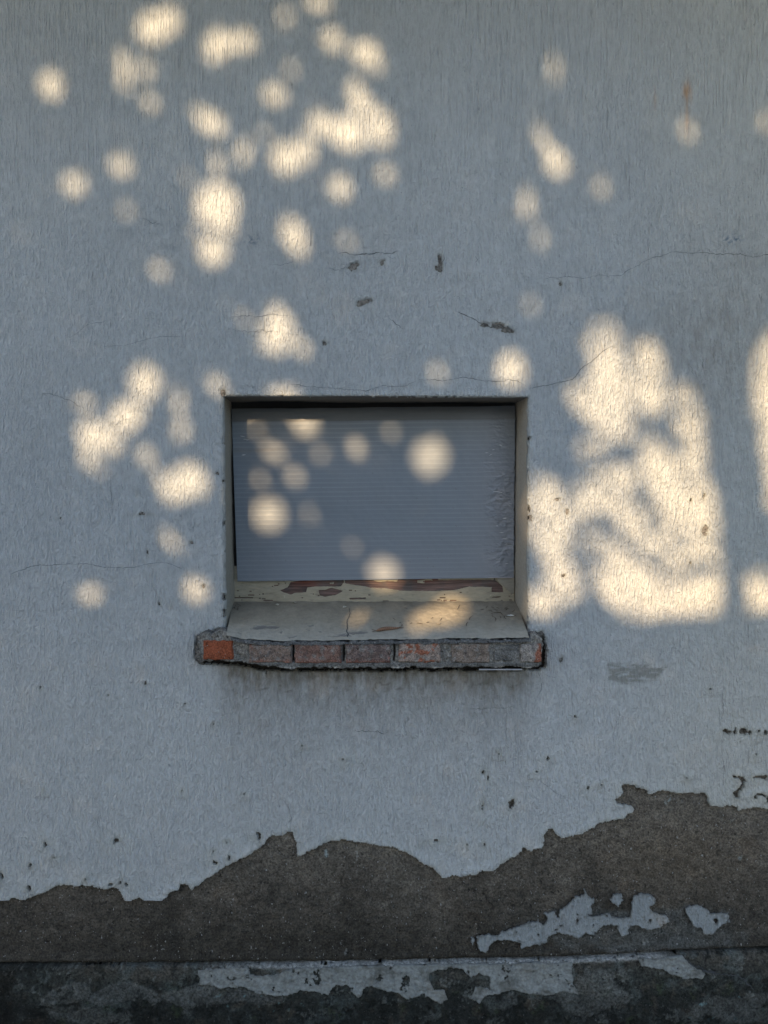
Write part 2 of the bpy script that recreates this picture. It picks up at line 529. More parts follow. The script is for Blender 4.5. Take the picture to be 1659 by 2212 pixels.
PAINT_COL = np.array([.385, .420, .445])
def paint_col(x, z, s):
    c = np.tile(PAINT_COL, (len(x), 1))
    # brighter light low on the wall put into the colour; greyer at right
    v = .5 + .5 * fbm(x, z, .5, 4, 12, .6, 1, .6)
    c = c * (.91 + .17 * v)[:, None]
    c = mixc(c, c * np.array([1.22, 1.16, 1.10]), sstep(1.6, .85, z) * .95)
    c = mixc(c, c * np.array([1.03, 1.0, .93]), sstep(.45, 1.0, x) * .9)
    # streaks of runoff
    st = sstep(.15, .75, fbm(x, z, .05, 3, 14, .6, 1, .07))
    c = mixc(c, c * np.array([.92, .925, .93]), st * .6)
    # paler vertical blotches at the upper right
    bl = sstep(.2, .7, fbm(x, z, .12, 3, 15, .6, 1, .3)) * sstep(.2, .6, x) * sstep(1.9, 2.2, z)
    c = mixc(c, np.array([.44, .455, .44]), bl * .35)
    # dirt under the sill, deepened at its edge to paint in the sill's shadow
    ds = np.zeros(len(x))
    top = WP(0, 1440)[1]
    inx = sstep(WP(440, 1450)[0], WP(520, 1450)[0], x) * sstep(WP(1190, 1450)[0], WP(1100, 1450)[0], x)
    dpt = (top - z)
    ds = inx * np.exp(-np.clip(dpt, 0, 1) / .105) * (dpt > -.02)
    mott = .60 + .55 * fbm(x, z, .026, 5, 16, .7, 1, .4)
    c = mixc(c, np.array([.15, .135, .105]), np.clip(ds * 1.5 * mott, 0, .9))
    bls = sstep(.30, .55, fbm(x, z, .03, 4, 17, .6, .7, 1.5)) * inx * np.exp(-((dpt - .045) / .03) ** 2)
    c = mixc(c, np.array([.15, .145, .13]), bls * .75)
    # grey rubbed patch right of the sill
    pt = sstep(-.006, .006, poly_sdf(x + .006 * fbm(x, z, .02, 3, 70), z + .005 * fbm(x, z, .02, 3, 71),
               poly_w([(1312, 1434), (1400, 1436), (1442, 1440), (1420, 1466), (1350, 1480), (1316, 1470)])))
    pt = pt * sstep(-.6, .1, fbm(x, z, .014, 4, 18, .65, .35, 1.3))
    c = mixc(c, np.array([.22, .225, .20]), pt * .75)
    # rust runs
    r = (g(x, z, 1483, 197, 7, 17) * 1.0 + g(x, z, 1484, 235, 4, 50) * .5 + g(x, z, 1415, 210, 3, 22) * .45 + g(x, z, 1493, 205, 3, 18) * .5)
    r = r * (.75 + .5 * fbm(x, z, .01, 2, 19, .5, 1, .15))
    c = mixc(c, np.array([.42, .23, .09]), np.clip(r, 0, .8))
    # grime on the right, between y=640 and y=860 of the photograph, and above the patch
    gr = (g(x, z, 1540, 760, 110, 150) * .55 + g(x, z, 1430, 700, 160, 80) * .35 + g(x, z, 1620, 640, 100, 200) * .4)
    gr *= (.5 + .7 * fbm(x, z, .03, 4, 20, .65, 1, .45))
    c = mixc(c, np.array([.19, .185, .165]), np.clip(gr * .7, 0, .5))
    gs = sstep(.55, .8, fbm(x, z, .018, 3, 24, .6, 1, .22)) * (g(x, z, 1500, 790, 130, 110))
    c = mixc(c, np.array([.10, .095, .085]), gs * .8)
    # thin worn places where the blue undercoat shows
    for px, py, sx, sz in [(545, 517, 16, 10), (1580, 517, 18, 9), (1595, 519, 8, 6), (560, 1808, 5, 10)]:
        k = g(x, z, px, py, sx, sz) * sstep(.0, .35, fbm(x, z, .009, 3, 25))
        c = mixc(c, np.array([.10, .15, .20]), np.clip(k * 1.1, 0, .8))
    # brownish drip zone near the peeled edge and dust at edges of flakes
    c = mixc(c, c * np.array([.86, .84, .78]), sstep(.010, .0, s) * .7)
    c = mixc(c, c * np.array([1.05, 1.04, 1.0]), sstep(.05, .012, s) * sstep(1.1, .8, z) * .5)
    return c


def comb_attr(x, z, s):
    k = sstep(2.0, 2.6, z + .22 * fbm(x, z, .4, 2, 22)) * (.45 + .55 * sstep(-.2, .4, fbm(x, z, .35, 2, 23) + .3 * (x < 0)))
    return np.clip(k * .6 + .08, 0, 1)


def paint_surf(x, z, s):
    y = -relief(x, z)
    # the coat lifts a little where it has come loose, and the arris round the opening is worn round
    loose = sstep(.03, .0, s) * sstep(1.1, 1.0, z)
    y -= loose * .0028 * (1 + 1.5 * fbm(x, z, .04, 2, 30))
    arr = (np.abs(x) < .52) & (z > 1.1)
    y += np.where(arr, .006 * np.clip(1 - s / .006, 0, 1) ** 2, 0)
    return np.stack([x, y, z], 1)


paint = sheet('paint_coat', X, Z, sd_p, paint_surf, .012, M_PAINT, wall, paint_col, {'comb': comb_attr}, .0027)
paint['label'] = 'grey blue paint coat with brushed vertical texture and ragged lower edge'

# ---- bare sand and cement render under the paint
PL_LINE = lambda x: np.interp(x, [WP(0, 2084)[0], WP(700, 2081)[0], WP(1240, 2070)[0], WP(1480, 2057)[0], WP(1659, 2050)[0]],
                              [WP(0, 2084)[1], WP(700, 2081)[1], WP(1240, 2070)[1], WP(1480, 2057)[1], WP(1659, 2050)[1]])
GAP = .0068


def render_col(x, z, s):
    base = np.tile(np.array([.092, .080, .064]), (len(x), 1))
    n1 = fbm(x, z, .25, 4, 80, .6); n2 = fbm(x, z, .06, 4, 81, .65)
    c = base * (1 + .30 * n1 + .28 * n2)[:, None]
    blk = sstep(.15, .5, fbm(x, z, .11, 5, 94, .62))
    c = mixc(c, np.array([.045, .041, .034]), blk * .7)
    scr = sstep(.2, .5, fbm(x, z, .07, 5, 95, .66, 1, 1.6))
    c = mixc(c, np.array([.15, .135, .11]), scr * .55)
    # greyer near the paint edge (top), browner in the middle, sooty towards the plinth
    dz = z - PL_LINE(x)
    c = mixc(c, np.array([.145, .128, .104]), np.clip(sstep(.18, .36, dz + .05 * n1) * .75, 0, 1))
    c = mixc(c, np.array([.030, .027, .021]), sstep(.22, .0, dz + .06 * n1 + .03 * n2) * .8)
    c = mixc(c, np.array([.07, .06, .048]), sstep(-.5, -1.0, x) * .45)
    # ochre dust patch, right
    c = mixc(c, np.array([.13, .105, .075]), g(x, z, 1450, 1850, 170, 70) * .6 * (1 + n2 * .5))
    # grey cement showing under the remaining islands of paint
    k = sstep(.0, .5, g(x, z, 1380, 2010, 230, 45) * 1.4 + .4 * fbm(x, z, .05, 4, 82) - .25)
    c = mixc(c, np.array([.085, .087, .08]), k * .85)
    # traces of pale blue wash
    k = sstep(.42, .62, fbm(x, z, .022, 4, 83, .6, 1, .45)) * (g(x, z, 770, 1830, 60, 30) + g(x, z, 1475, 1985, 50, 30) + g(x, z, 860, 1960, 40, 40) * .5 + g(x, z, 1600, 1840, 60, 60) * .6 + g(x, z, 700, 1835, 30, 25) + g(x, z, 1455, 1730, 20, 20))
    c = mixc(c, np.array([.26, .31, .31]), np.clip(k, 0, .8))
    # whitish drips
    k = sstep(.62, .75, fbm(x, z, .012, 2, 84, .5, 1, .25)) * sstep(.2, .5, fbm(x, z, .3, 2, 85))
    c = mixc(c, np.array([.26, .26, .24]), k * .75)
    return c


def render_surf(x, z, s):
    y = GAP - relief(x, z) * .6 + .0036 * fbm(x, z, .03, 3, 86) + .0012 * fbm(x, z, .009, 2, 87)
    dz = z - PL_LINE(x)
    y -= .005 * np.exp(-((dz - .012) / .010) ** 2) * (1 + .8 * fbm(x, z, .05, 3, 88, .6, .5, 2))
    y += .010 * np.exp(-(dz / .0035) ** 2)
    return np.stack([x, y, z], 1)


xr = axis(-3.2, -1.06, 1.06, 3.2, .0032)
zr = axis(.28, .30, 1.02, 1.1, .0032)
XR, ZR = grid(xr, zr)
rn = sheet('bare_render', XR, ZR, (ZR - (PL_LINE(XR) - .004)), render_surf, 0, M_RENDER, wall, render_col, None, .0032)
rn['label'] = 'bare brown sandy render exposed along the foot of the wall'
# coarse render behind the upper coat (shows only through chips)
xu = axis(-3.2, -1.06, 1.06, 3.2, .012); zu = axis(1.098, 1.1, 2.94, 3.8, .012)
XU, ZU = grid(xu, zu)
osd = -poly_sdf(XU, ZU, poly_w([(480, 852), (1143, 855), (1143, 1380), (484, 1376)]))
osd2 = -poly_sdf(XU, ZU, poly_w([(430, 1378), (1180, 1378), (1178, 1448), (560, 1450), (430, 1432)]))
sheet('backing_render', XU, ZU, np.minimum(osd, osd2),
      lambda x, z, s: np.stack([x, .003 - relief(x, z) * .8, z], 1), 0, M_RENDER, wall,
      lambda x, z, s: np.tile(np.array([.15, .145, .135]), (len(x), 1)), None, .012)

# ---- islands of paint left on the render
ISL_A = r7([(400, 870), (450, 852), (465, 865), (540, 835), (600, 820), (660, 795), (668, 780), (700, 770), (770, 750), (830, 695),
            (865, 685), (870, 655), (882, 690), (905, 695), (908, 720), (895, 735), (905, 765), (880, 770), (900, 780), (960, 770),
            (975, 765), (990, 785), (1070, 780), (1065, 750), (1075, 700), (1110, 680), (1160, 685), (1178, 720), (1150, 740),
            (1185, 765), (1225, 785), (1235, 800), (1190, 830), (1150, 835), (1085, 815), (1060, 822), (1055, 855), (1030, 865),
            (1005, 840), (1010, 820), (945, 820), (910, 865), (870, 850), (840, 870), (790, 862), (750, 850), (710, 865), (705, 890),
            (650, 900), (590, 920), (590, 895), (545, 880), (490, 885), (455, 905), (445, 940), (420, 940), (405, 905)])
ISL_B = r7([(962, 690), (990, 683), (1025, 690), (1030, 710), (1012, 735), (985, 720)])
ISL_C = r7([(1308, 745), (1330, 738), (1355, 728), (1390, 745), (1410, 765), (1450, 770), (1490, 765), (1500, 800), (1470, 815),
            (1420, 850), (1395, 862), (1370, 830), (1330, 815), (1315, 770)])
ISL_D = r7([(372, 872), (380, 868), (390, 885), (380, 900), (372, 890)])


def island(poly_px, holes=(), lab=None):
    p = poly_w(poly_px)
    a0, a1 = p[:, 0].min() - .012, p[:, 0].max() + .012
    b0, b1 = p[:, 1].min() - .012, p[:, 1].max() + .012
    Xi, Zi = grid(np.arange(a0, a1, .0016), np.arange(b0, b1, .0016))
    ax, az = warp(Xi, Zi, .0042, .016, 44)
    sd_ = poly_sdf(ax, az, p)
    sd_ = np.minimum(sd_, (.46 - fbm(Xi, Zi, .035, 5, 96, .66)) * .02)
    for cx, cy, rx, ry in holes:
        x0, z0 = WP(*r7([(cx, cy)])[0])
        sd_ = np.minimum(sd_, -ell(ax, az, x0, z0, rx * PX2 * .5, ry * PX2 * .5))

    def cf(x, z, s):
        c = np.tile(np.array([.30, .325, .33]), (len(x), 1)) * (1 + .10 * fbm(x, z, .04, 4, 90))[:, None]
        return mixc(c, np.array([.15, .15, .135]), np.clip(sstep(.004, 0, s) * .6 + .5 * sstep(.3, .7, fbm(x, z, .02, 3, 91)), 0, .8))
    o = sheet('paint_flake', Xi, Zi, sd_, lambda x, z, s: np.stack(
        [x, -relief(x, z) * .6 - .0008 - .0012 * sstep(.01, 0, s) * (1 + fbm(x, z, .03, 2, 92)), z], 1), .005, M_PAINT, wall, cf,
        {'comb': lambda x, z, s: x * 0}, .0016)
    if lab: o['label'] = lab


island(ISL_A, [(685, 793, 20, 22), (770, 820, 7, 6), (833, 800, 5, 10), (833, 770, 4, 4), (760, 855, 8, 5)], 'long ragged island of pale paint left on the render')
island(ISL_B)
island(ISL_C, [(1437, 798, 9, 15)])
island(ISL_D)

# ---- plinth: cement band below the groove, a little proud of the wall
PLP = [poly_w(r6([(862, 722), (1060, 716), (1075, 730), (1075, 752), (1130, 752), (1215, 745), (1235, 722), (1270, 712), (1450, 706), (1700, 702),
                  (1700, 800), (1659, 795), (1600, 790), (1570, 800), (1540, 838), (1500, 795), (1460, 800), (1430, 840), (1400, 832), (1290, 812), (1240, 830),
                  (1150, 830), (1060, 800), (960, 800), (865, 790)])),
       poly_w(r7([(-40, 975), (400, 968), (805, 968), (802, 1000), (820, 1060), (835, 1098), (780, 1088), (700, 1110), (620, 1100), (560, 1086),
                  (440, 1112), (392, 1140), (362, 1122), (400, 1080), (455, 1080), (458, 1030), (410, 1022), (380, 1040), (330, 1000), (240, 998),
                  (195, 1022), (205, 1082), (255, 1092), (272, 1125), (242, 1145), (150, 1106), (100, 1132), (60, 1106), (-40, 1070)])),
       poly_w(r7([(1090, 955), (1280, 942), (1330, 990), (1380, 1018), (1370, 1035), (1290, 1040), (1240, 1010), (1190, 992), (1110, 985)])),
       ]
PLP_DIM = [poly_w(r6([(180, 872), (200, 822), (270, 800), (330, 780), (365, 795), (400, 838), (450, 795), (520, 780), (600, 785), (650, 820), (690, 838),
                      (740, 806), (860, 790), (1240, 830), (1220, 870), (1100, 860), (1000, 880), (860, 880), (780, 885), (700, 850), (640, 880),
                      (560, 850), (520, 880), (420, 880), (380, 850), (330, 880), (240, 880)])),
           poly_w(r7([(800, 1000), (980, 1000), (1010, 1060), (1060, 1120), (1020, 1140), (900, 1200), (860, 1220), (700, 1120), (830, 1100)])),
           poly_w(r7([(480, 1160), (560, 1100), (575, 1160), (520, 1185)])),
           poly_w(r7([(1300, 1160), (1420, 1120), (1659, 1110), (1659, 1230), (1480, 1225), (1340, 1200)])),
           poly_w(r6([(200, 900), (420, 890), (560, 930), (480, 960), (230, 950)]))]


def plinth_masks(x, z):
    ax, az = warp(x, z, .0075, .035, 47)
    ax = ax + .0025 * fbm(x, z, .008, 3, 49); az = az + .0025 * fbm(x, z, .008, 3, 46)
    hi = np.full(x.shape, -.03)
    for p in PLP: hi = np.maximum(hi, sdf_local(ax, az, p))
    lo = np.full(x.shape, -.03)
    for p in PLP_DIM: lo = np.maximum(lo, sdf_local(ax + .004 * fbm(x, z, .03, 3, 48), az, p))
    hi = np.minimum(hi, (.50 - fbm(x, z, .045, 5, 45, .62)) * .03)
    lo = np.minimum(lo, (.30 - fbm(x, z, .05, 5, 43, .62)) * .03)
    return hi, lo


def plinth_surf(x, z, s):
    hi, lo = plinth_masks(x, z)
    dz = PL_LINE(x) - z
    y = -.007 + .004 * fbm(x, z, .08, 5, 50, .6) + .0022 * fbm(x, z, .018, 4, 51, .6)
    y += .012 * np.clip(1 - dz / .006, 0, 1) ** 2
    y -= .0012 * sstep(-.002, .002, lo)
    y -= .0018 * sstep(.26, .30, fbm(x, z, .075, 6, 63, .68)) - .0018 * sstep(.22, .27, fbm(x, z, .05, 6, 64, .68))
    return np.stack([x, y, z], 1)


def plinth_col(x, z, s):
    hi, lo = plinth_masks(x, z)
    n1 = fbm(x, z, .12, 4, 52, .6); n2 = fbm(x, z, .035, 4, 53, .65)
    c = np.tile(np.array([.030, .033, .029]), (len(x), 1)) * (1 + .5 * n1 + .4 * n2)[:, None]
    # brown cement in the top band at left, grey-green lichen blotches lower down
    dz = PL_LINE(x) - z
    c = mixc(c, np.array([.072, .067, .056]), sstep(.07, .01, dz + .03 * n1) * sstep(-.95, -.7, x) * .8)
    k = sstep(.05, .45, fbm(x, z, .09, 5, 54, .62))
    c = mixc(c, np.array([.085, .10, .095]), k * .75)
    k = sstep(.2, .5, fbm(x, z, .05, 4, 55, .62)) * sstep(.02, .1, dz)
    c = mixc(c, np.array([.10, .085, .065]), k * .5)
    k = sstep(.25, .5, fbm(x, z, .06, 5, 56, .65)) * sstep(.03, .12, dz)
    c = mixc(c, np.array([.055, .075, .035]), k * .5)
    f5 = fbm(x, z, .075, 6, 63, .68); f6 = fbm(x, z, .05, 6, 64, .68)
    c = mixc(c, np.array([.115, .122, .112]), sstep(.26, .30, f5) * .75)
    c = mixc(c, np.array([.016, .018, .015]), sstep(.22, .27, f6) * .75)
    c = mixc(c, np.array([.135, .14, .13]) * 1.0, sstep(-.003, .003, lo) * (.45 + .35 * np.clip(n2 + .3, 0, 1)))
    pc = np.array([.26, .275, .265]) * (1 + .14 * fbm(x, z, .03, 4, 57))[:, None]
    pc = mixc(pc, np.array([.12, .12, .105]), sstep(.1, .6, fbm(x, z, .07, 4, 58, .6)) * .6)
    c = mixc(c, np.array([.012, .012, .010]), sstep(-.86, -1.02, x + .05 * n1) * .75)
    # turquoise specks of an older coat
    k = sstep(.5, .62, fbm(x, z, .02, 4, 59)) * (g(x, z, 850, 2130, 40, 18) + g(x, z, 1025, 2140, 25, 15) + g(x, z, 560, 2160, 90, 30) + g(x, z, 1590, 2170, 60, 30) + g(x, z, 1480, 2165, 50, 30) * .6)
    c = mixc(c, np.array([.16, .28, .29]), np.clip(k, 0, .8))
    c = c * (1 - .45 * sstep(.30, .20, z + .02 * n1))[:, None]
    # pale lip along the top edge
    lip = np.exp(-((dz - .004) / .005) ** 2) * sstep(WP(420, 2080)[0], WP(620, 2080)[0], x) * sstep(WP(1480, 2060)[0], WP(1380, 2060)[0], x)
    c = mixc(c, np.array([.34, .345, .33]), np.clip(lip * (.75 + .5 * n2), 0, 1))
    return c


zp = np.arange(.20, .50, .0028)
zp = np.concatenate([np.arange(0.0, .16, .02), np.arange(.16, .50, .0028)])
XP, ZP = grid(axis(-3.2, -1.1, 1.1, 3.2, .0028), zp)
pl = sheet('plinth', XP, ZP, PL_LINE(XP) - .0015 - ZP, plinth_surf, .03, M_PLINTH, wall, plinth_col, None, .0028)
pl['label'] = 'dark mossy cement plinth with remnants of pale paint'

for p in PLP:
    Xi, Zi = grid(np.arange(p[:, 0].min() - .02, p[:, 0].max() + .02, .0019), np.arange(p[:, 1].min() - .02, p[:, 1].max() + .02, .0019))
    ax, az = warp(Xi, Zi, .0060, .035, 47)
    sd_ = np.minimum(poly_sdf(ax, az, p), (.36 - fbm(Xi, Zi, .045, 6, 45, .68)) * .03)
    sd_ = np.minimum(sd_, PL_LINE(Xi) - .0035 - Zi)

    def fcol(x, z, s):
        c = np.tile(np.array([.235, .25, .24]), (len(x), 1)) * (1 + .14 * fbm(x, z, .03, 4, 57))[:, None]
        c = mixc(c, np.array([.105, .105, .092]), sstep(.0, .55, fbm(x, z, .07, 5, 58, .62)) * .75)
        return mixc(c, np.array([.10, .10, .09]), sstep(.004, 0, s) * .4)
    sheet('paint_flake', Xi, Zi, sd_, lambda x, z, s: plinth_surf(x, z, s) + np.c_[x * 0, -.0022 - .0012 * sstep(.01, 0, s) * (1 + 1.5 * fbm(x, z, .03, 2, 93)), x * 0],
          .005, M_PLPAINT, wall, fcol, None, .0019)

# ---- cracks: open hairline splits in the coat
def crack(pts, w0=.0011, jit=.0022, fn=None, name='crack', seed=0, base=0.0):
    p = poly_w(pts)
    d = np.r_[0, np.cumsum(np.hypot(*np.diff(p, axis=0).T))]
    n = max(6, int(d[-1] / .0035))
    t = np.linspace(0, d[-1], n)
    x = np.interp(t, d, p[:, 0]); z = np.interp(t, d, p[:, 1])
    r = np.random.default_rng(seed + len(pts) * 7 + int(pts[0][0]))
    off = np.cumsum(r.normal(0, 1, n)); off -= np.linspace(off[0], off[-1], n)
    off = off / max(1, np.abs(off).max()) * jit * 1.5 + r.normal(0, jit * .25, n)
    tx = np.gradient(x); tz = np.gradient(z); L = np.hypot(tx, tz) + 1e-9
    nx_, nz_ = -tz / L, tx / L
    x = x + nx_ * off; z = z + nz_ * off
    w = w0 * (.35 + .9 * np.abs(fbm(t, t * 0 + seed, .03, 2, 33))) * np.clip(np.minimum(t, d[-1] - t) / .02, .15, 1) * .5
    A = np.stack([x + nx_ * w, z + nz_ * w], 1); B = np.stack([x - nx_ * w, z - nz_ * w], 1)
    sf = fn or (lambda a, b: -relief(a, b))
    C_ = np.stack([x, z], 1)
    V = np.concatenate([np.c_[q[:, 0], sf(q[:, 0], q[:, 1]) - lift + base, q[:, 1]] for q, lift in ((A, .0007), (C_, .0003), (B, .0007))])
    i = np.arange(n - 1)
    F = np.concatenate([np.stack([i, i + 1, i + 1 + n, i + n], 1), np.stack([i + n, i + 1 + n, i + 1 + 2 * n, i + 2 * n], 1)])
    return mesh_obj(name, V, F, M_CRACK, wall)


CR = [([(1141, 839), (1170, 832), (1200, 827), (1236, 819), (1255, 795), (1280, 778), (1305, 758), (1320, 748)], .0020),
      ([(1138, 835), (1118, 822), (1100, 818), (1085, 826), (1050, 825), (1018, 818), (1000, 815), (960, 822), (905, 820)], .0013),
      ([(905, 820), (870, 835), (830, 832), (790, 842), (700, 836), (620, 830)], .0010),
      ([(1175, 603), (1220, 597), (1260, 601), (1300, 595), (1340, 597), (1370, 575), (1400, 560), (1450, 545), (1490, 548), (1520, 546)], .0010),
      ([(1500, 547), (1560, 550), (1600, 549), (1625, 556), (1659, 549), (1700, 553)], .0014),
      ([(20, 1241), (70, 1222), (140, 1219), (190, 1218), (225, 1226), (290, 1227), (320, 1220), (360, 1216), (400, 1232)], .0011),
      ([(85, 851), (120, 855), (150, 862), (165, 872), (182, 882)], .0014),
      ([(215, 748), (270, 745), (330, 730), (400, 728)], .0007),
      ([(150, 730), (190, 700), (240, 690)], .0006),
      ([(728, 550), (745, 545), (765, 551), (790, 547), (815, 545), (845, 548), (860, 542)], .0022),
      ([(835, 545), (840, 555), (855, 560)], .0012), ([(765, 551), (762, 562)], .0012),
      ([(700, 580), (730, 583), (765, 575)], .0010),
      ([(958, 550), (962, 560), (955, 570), (948, 583)], .0026), ([(955, 568), (966, 569)], .0014),
      ([(940, 590), (945, 600), (938, 610)], .0012), ([(1025, 545), (1030, 560), (1022, 580)], .0010), ([(990, 603), (1002, 610)], .0012),
      ([(1060, 665), (1062, 690)], .0008),
      ([(985, 672), (1010, 680), (1028, 690), (1045, 700), (1060, 705), (1078, 700), (1090, 708), (1110, 716)], .0026),
      ([(838, 685), (850, 693), (862, 702), (870, 712)], .0018), ([(780, 720), (786, 735)], .0012),
      ([(975, 645), (990, 640), (1000, 650)], .0010),
      ([(500, 684), (530, 680), (560, 682), (590, 678), (625, 682)], .0009),
      ([(500, 712), (530, 716), (560, 714), (600, 716)], .0010),
      ([(580, 570), (610, 572), (640, 566)], .0008), ([(585, 598), (600, 605)], .0010),
      ([(300, 470), (325, 480), (345, 482), (335, 490)], .0010),
      ([(1160, 1445), (1172, 1470), (1168, 1490), (1160, 1505)], .0012),
      ([(1172, 1452), (1190, 1462), (1215, 1465)], .0008),
      ([(765, 1578), (790, 1580), (815, 1582), (840, 1583)], .0016),
      ([(1010, 1531), (1060, 1530), (1120, 1529)], .0009),
      ([(1160, 1683), (1185, 1697), (1200, 1710), (1225, 1722)], .0008),
      ([(610, 1725), (622, 1745), (628, 1770), (622, 1790)], .0008),
      ([(1559, 1490), (1561, 1530), (1557, 1560), (1558, 1620), (1563, 1660), (1560, 1700)], .0008),
      ([(1062, 1865), (1072, 1873)], .0012),
      ([(1490, 790), (1494, 805), (1500, 812)], .0026), ([(1518, 770), (1520, 785), (1515, 800)], .0022),
      ([(1424, 1085), (1420, 1110), (1422, 1140)], .0014), ([(1418, 1012), (1428, 1040)], .0012),
      ([(240, 1015), (242, 1060), (244, 1110)], .0008)]
for i, (p, w) in enumerate(CR):
    crack(p, w, .0022, seed=i)
pf = lambda a, b: plinth_surf(a, b, None)[:, 1]
crack(r7([(1285, 945), (1310, 965), (1340, 990), (1370, 1005), (1400, 1008), (1450, 1012), (1500, 1020), (1545, 1035), (1570, 1065), (1595, 1095)]), .006, .003, pf, seed=91, base=-.001)
crack(r7([(1330, 980), (1360, 998), (1400, 1012), (1440, 1008)]), .007, .003, pf, seed=92, base=-.0012)

# ---- reveals of the opening; left face and underside coloured darker for the recess shade
D_IN = .150                              # depth of the recess
IN_TL, IN_TR = WP(500, 868, D_IN), WP(1112, 871, D_IN)
IN_BL, IN_BR = WP(509, 1300, D_IN), WP(1109, 1302, D_IN)
IN_BL = (IN_BL[0], IN_BL[1] - .05); IN_BR = (IN_BR[0], IN_BR[1] - .05)


def quad_grid(A, B, C, D, nu, nv):
    u, v = np.meshgrid(np.linspace(0, 1, nu), np.linspace(0, 1, nv))
    A, B, C, D = map(np.array, (A, B, C, D))
    u_ = u[..., None]; v_ = v[..., None]
    P = (A * (1 - u_) + B * u_) * (1 - v_) + (D * (1 - u_) + C * u_) * v_
    return P, u, v


def grid_faces(nv, nu):
    idx = np.arange(nv * nu).reshape(nv, nu)
    return np.stack([idx[:-1, :-1].ravel(), idx[:-1, 1:].ravel(), idx[1:, 1:].ravel(), idx[1:, :-1].ravel()], 1)


def reveal(A, B, nrm, label, base, nv, seed):
    """A, B: (front point, inner point) pairs along the reveal"""
    P, u, v = quad_grid(A[0], A[1], B[1], B[0], 60, nv)
    n = .0012 * fbm(u * .15, v * .5, .03, 3, seed) + .0022 * fbm(u * .15 + 3, v * .5, .10, 2, seed + 1)
    P = P + n[..., None] * np.array(nrm)
    P = P.reshape(-1, 3)
    c = np.tile(np.array(base), (len(P), 1))
    k = fbm(P[:, 1], P[:, 2] + P[:, 0], .04, 4, seed + 2)
    c = c * (1 + .08 * k)[:, None]
    # dusty brown deeper in and towards the bottom corner
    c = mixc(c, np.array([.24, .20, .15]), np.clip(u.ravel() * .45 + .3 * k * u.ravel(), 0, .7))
    o = mesh_obj('reveal', P, grid_faces(nv, 60), M_REVEAL, wall, c)
    o['label'] = label


ti = .0015
tl, tr, br, bl = [OPEN[i] for i in range(4)]
reveal(((tl[0] - ti, .006, tl[1] + ti), (IN_TL[0], D_IN, IN_TL[1])), ((bl[0] - ti, .006, bl[1] - .02), (IN_BL[0], D_IN, IN_BL[1])), (1, 0, 0),
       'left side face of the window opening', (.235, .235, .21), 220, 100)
reveal(((tr[0] + ti, .006, tr[1] + ti), (IN_TR[0], D_IN, IN_TR[1])), ((br[0] + ti, .006, br[1] - .02), (IN_BR[0], D_IN, IN_BR[1])), (-1, 0, 0),
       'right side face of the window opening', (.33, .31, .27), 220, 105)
reveal(((tl[0] - ti, .006, tl[1] + ti), (IN_TL[0], D_IN, IN_TL[1])), ((tr[0] + ti, .006, tr[1] + ti), (IN_TR[0], D_IN, IN_TR[1])), (0, 0, -1),
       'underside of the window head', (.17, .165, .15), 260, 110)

# ---- unseen roof edge above, added to darken the upper wall
M_ADDED_EAVE = mat_plain('added eave boards', (.16, .13, .10), .85, 12)
ev = thing('added_eave', (0, -.4, 3.45), 'unseen boarded eave added over the wall to darken its upper part', 'roof')
for k in range(6):
    box('added_eave_board', -3.4, 3.4, -1.0 + k * .16, -1.0 + k * .16 + .154, 3.45, 3.472, M_ADDED_EAVE, ev)
box('added_fascia', -3.4, 3.4, -1.03, -1.003, 3.42, 3.6, M_ADDED_EAVE, ev)

# ================================================================== WINDOW TIMBER
xc = .0
win = thing('window_frame', (xc, D_IN, WP(800, 1290, D_IN)[1]), 'old wooden window frame behind the plastic sheet, its bottom rail in flaking cream paint', 'window')


RY = .135                               # front face of the bottom rail
# bottom rail: bare wood body with a heightfield face
rl, rt = WP(509, 1246, RY); rr, rb = WP(1109, 1303, RY)
rt += .03                               # runs up behind the sheet
Xw, Zw = grid(np.arange(rl - .004, rr + .004, .0015), np.arange(rb - .012, rt, .0015))


def wood_surf(x, z, s):
    y = RY + .0022 + .0007 * fbm(x, z, .004, 3, 120, .6, .06, 1)
    return np.stack([x, y, z], 1)


def wood_col(x, z, s):
    c = np.tile(np.array([.105, .068, .058]), (len(x), 1))
    c = c * (1 + .35 * fbm(x, z, .004, 3, 121, .6, .05, 1))[:, None]
    c = mixc(c, np.array([.075, .066, .062]), sstep(-.1, .4, fbm(x, z, .05, 3, 122)) * .8)
    c = mixc(c, np.array([.13, .035, .02]), (g(x, z, 645, 1270, 35, 14) + g(x, z, 925, 1266, 25, 5)) * .8)
    return c


rail = sheet('bottom_rail', Xw, Zw, None, wood_surf, .045, M_WOOD, win, wood_col)
rail['label'] = 'bare purplish brown timber of the bottom rail'
PE = [r1([(395, 1002), (430, 990), (445, 965), (520, 953), (560, 930), (680, 930), (685, 965), (672, 985), (600, 985), (560, 985), (520, 990), (515, 1010),
          (460, 1015), (445, 1022), (410, 1010)]),
      r1([(570, 1002), (600, 1000), (630, 990), (682, 1005), (650, 1022), (600, 1032), (575, 1025)]),
      r1([(685, 930), (1160, 920), (1360, 925), (1366, 955), (1400, 985), (1402, 1012), (1350, 1010), (1352, 988), (1250, 985), (1180, 1002), (1100, 1005),
          (950, 1005), (880, 995), (810, 990), (740, 980), (690, 970)]),
      r1([(708, 1037), (782, 1034), (784, 1042), (712, 1044)]), r1([(1352, 1030), (1385, 1030), (1384, 1035), (1355, 1035)])]
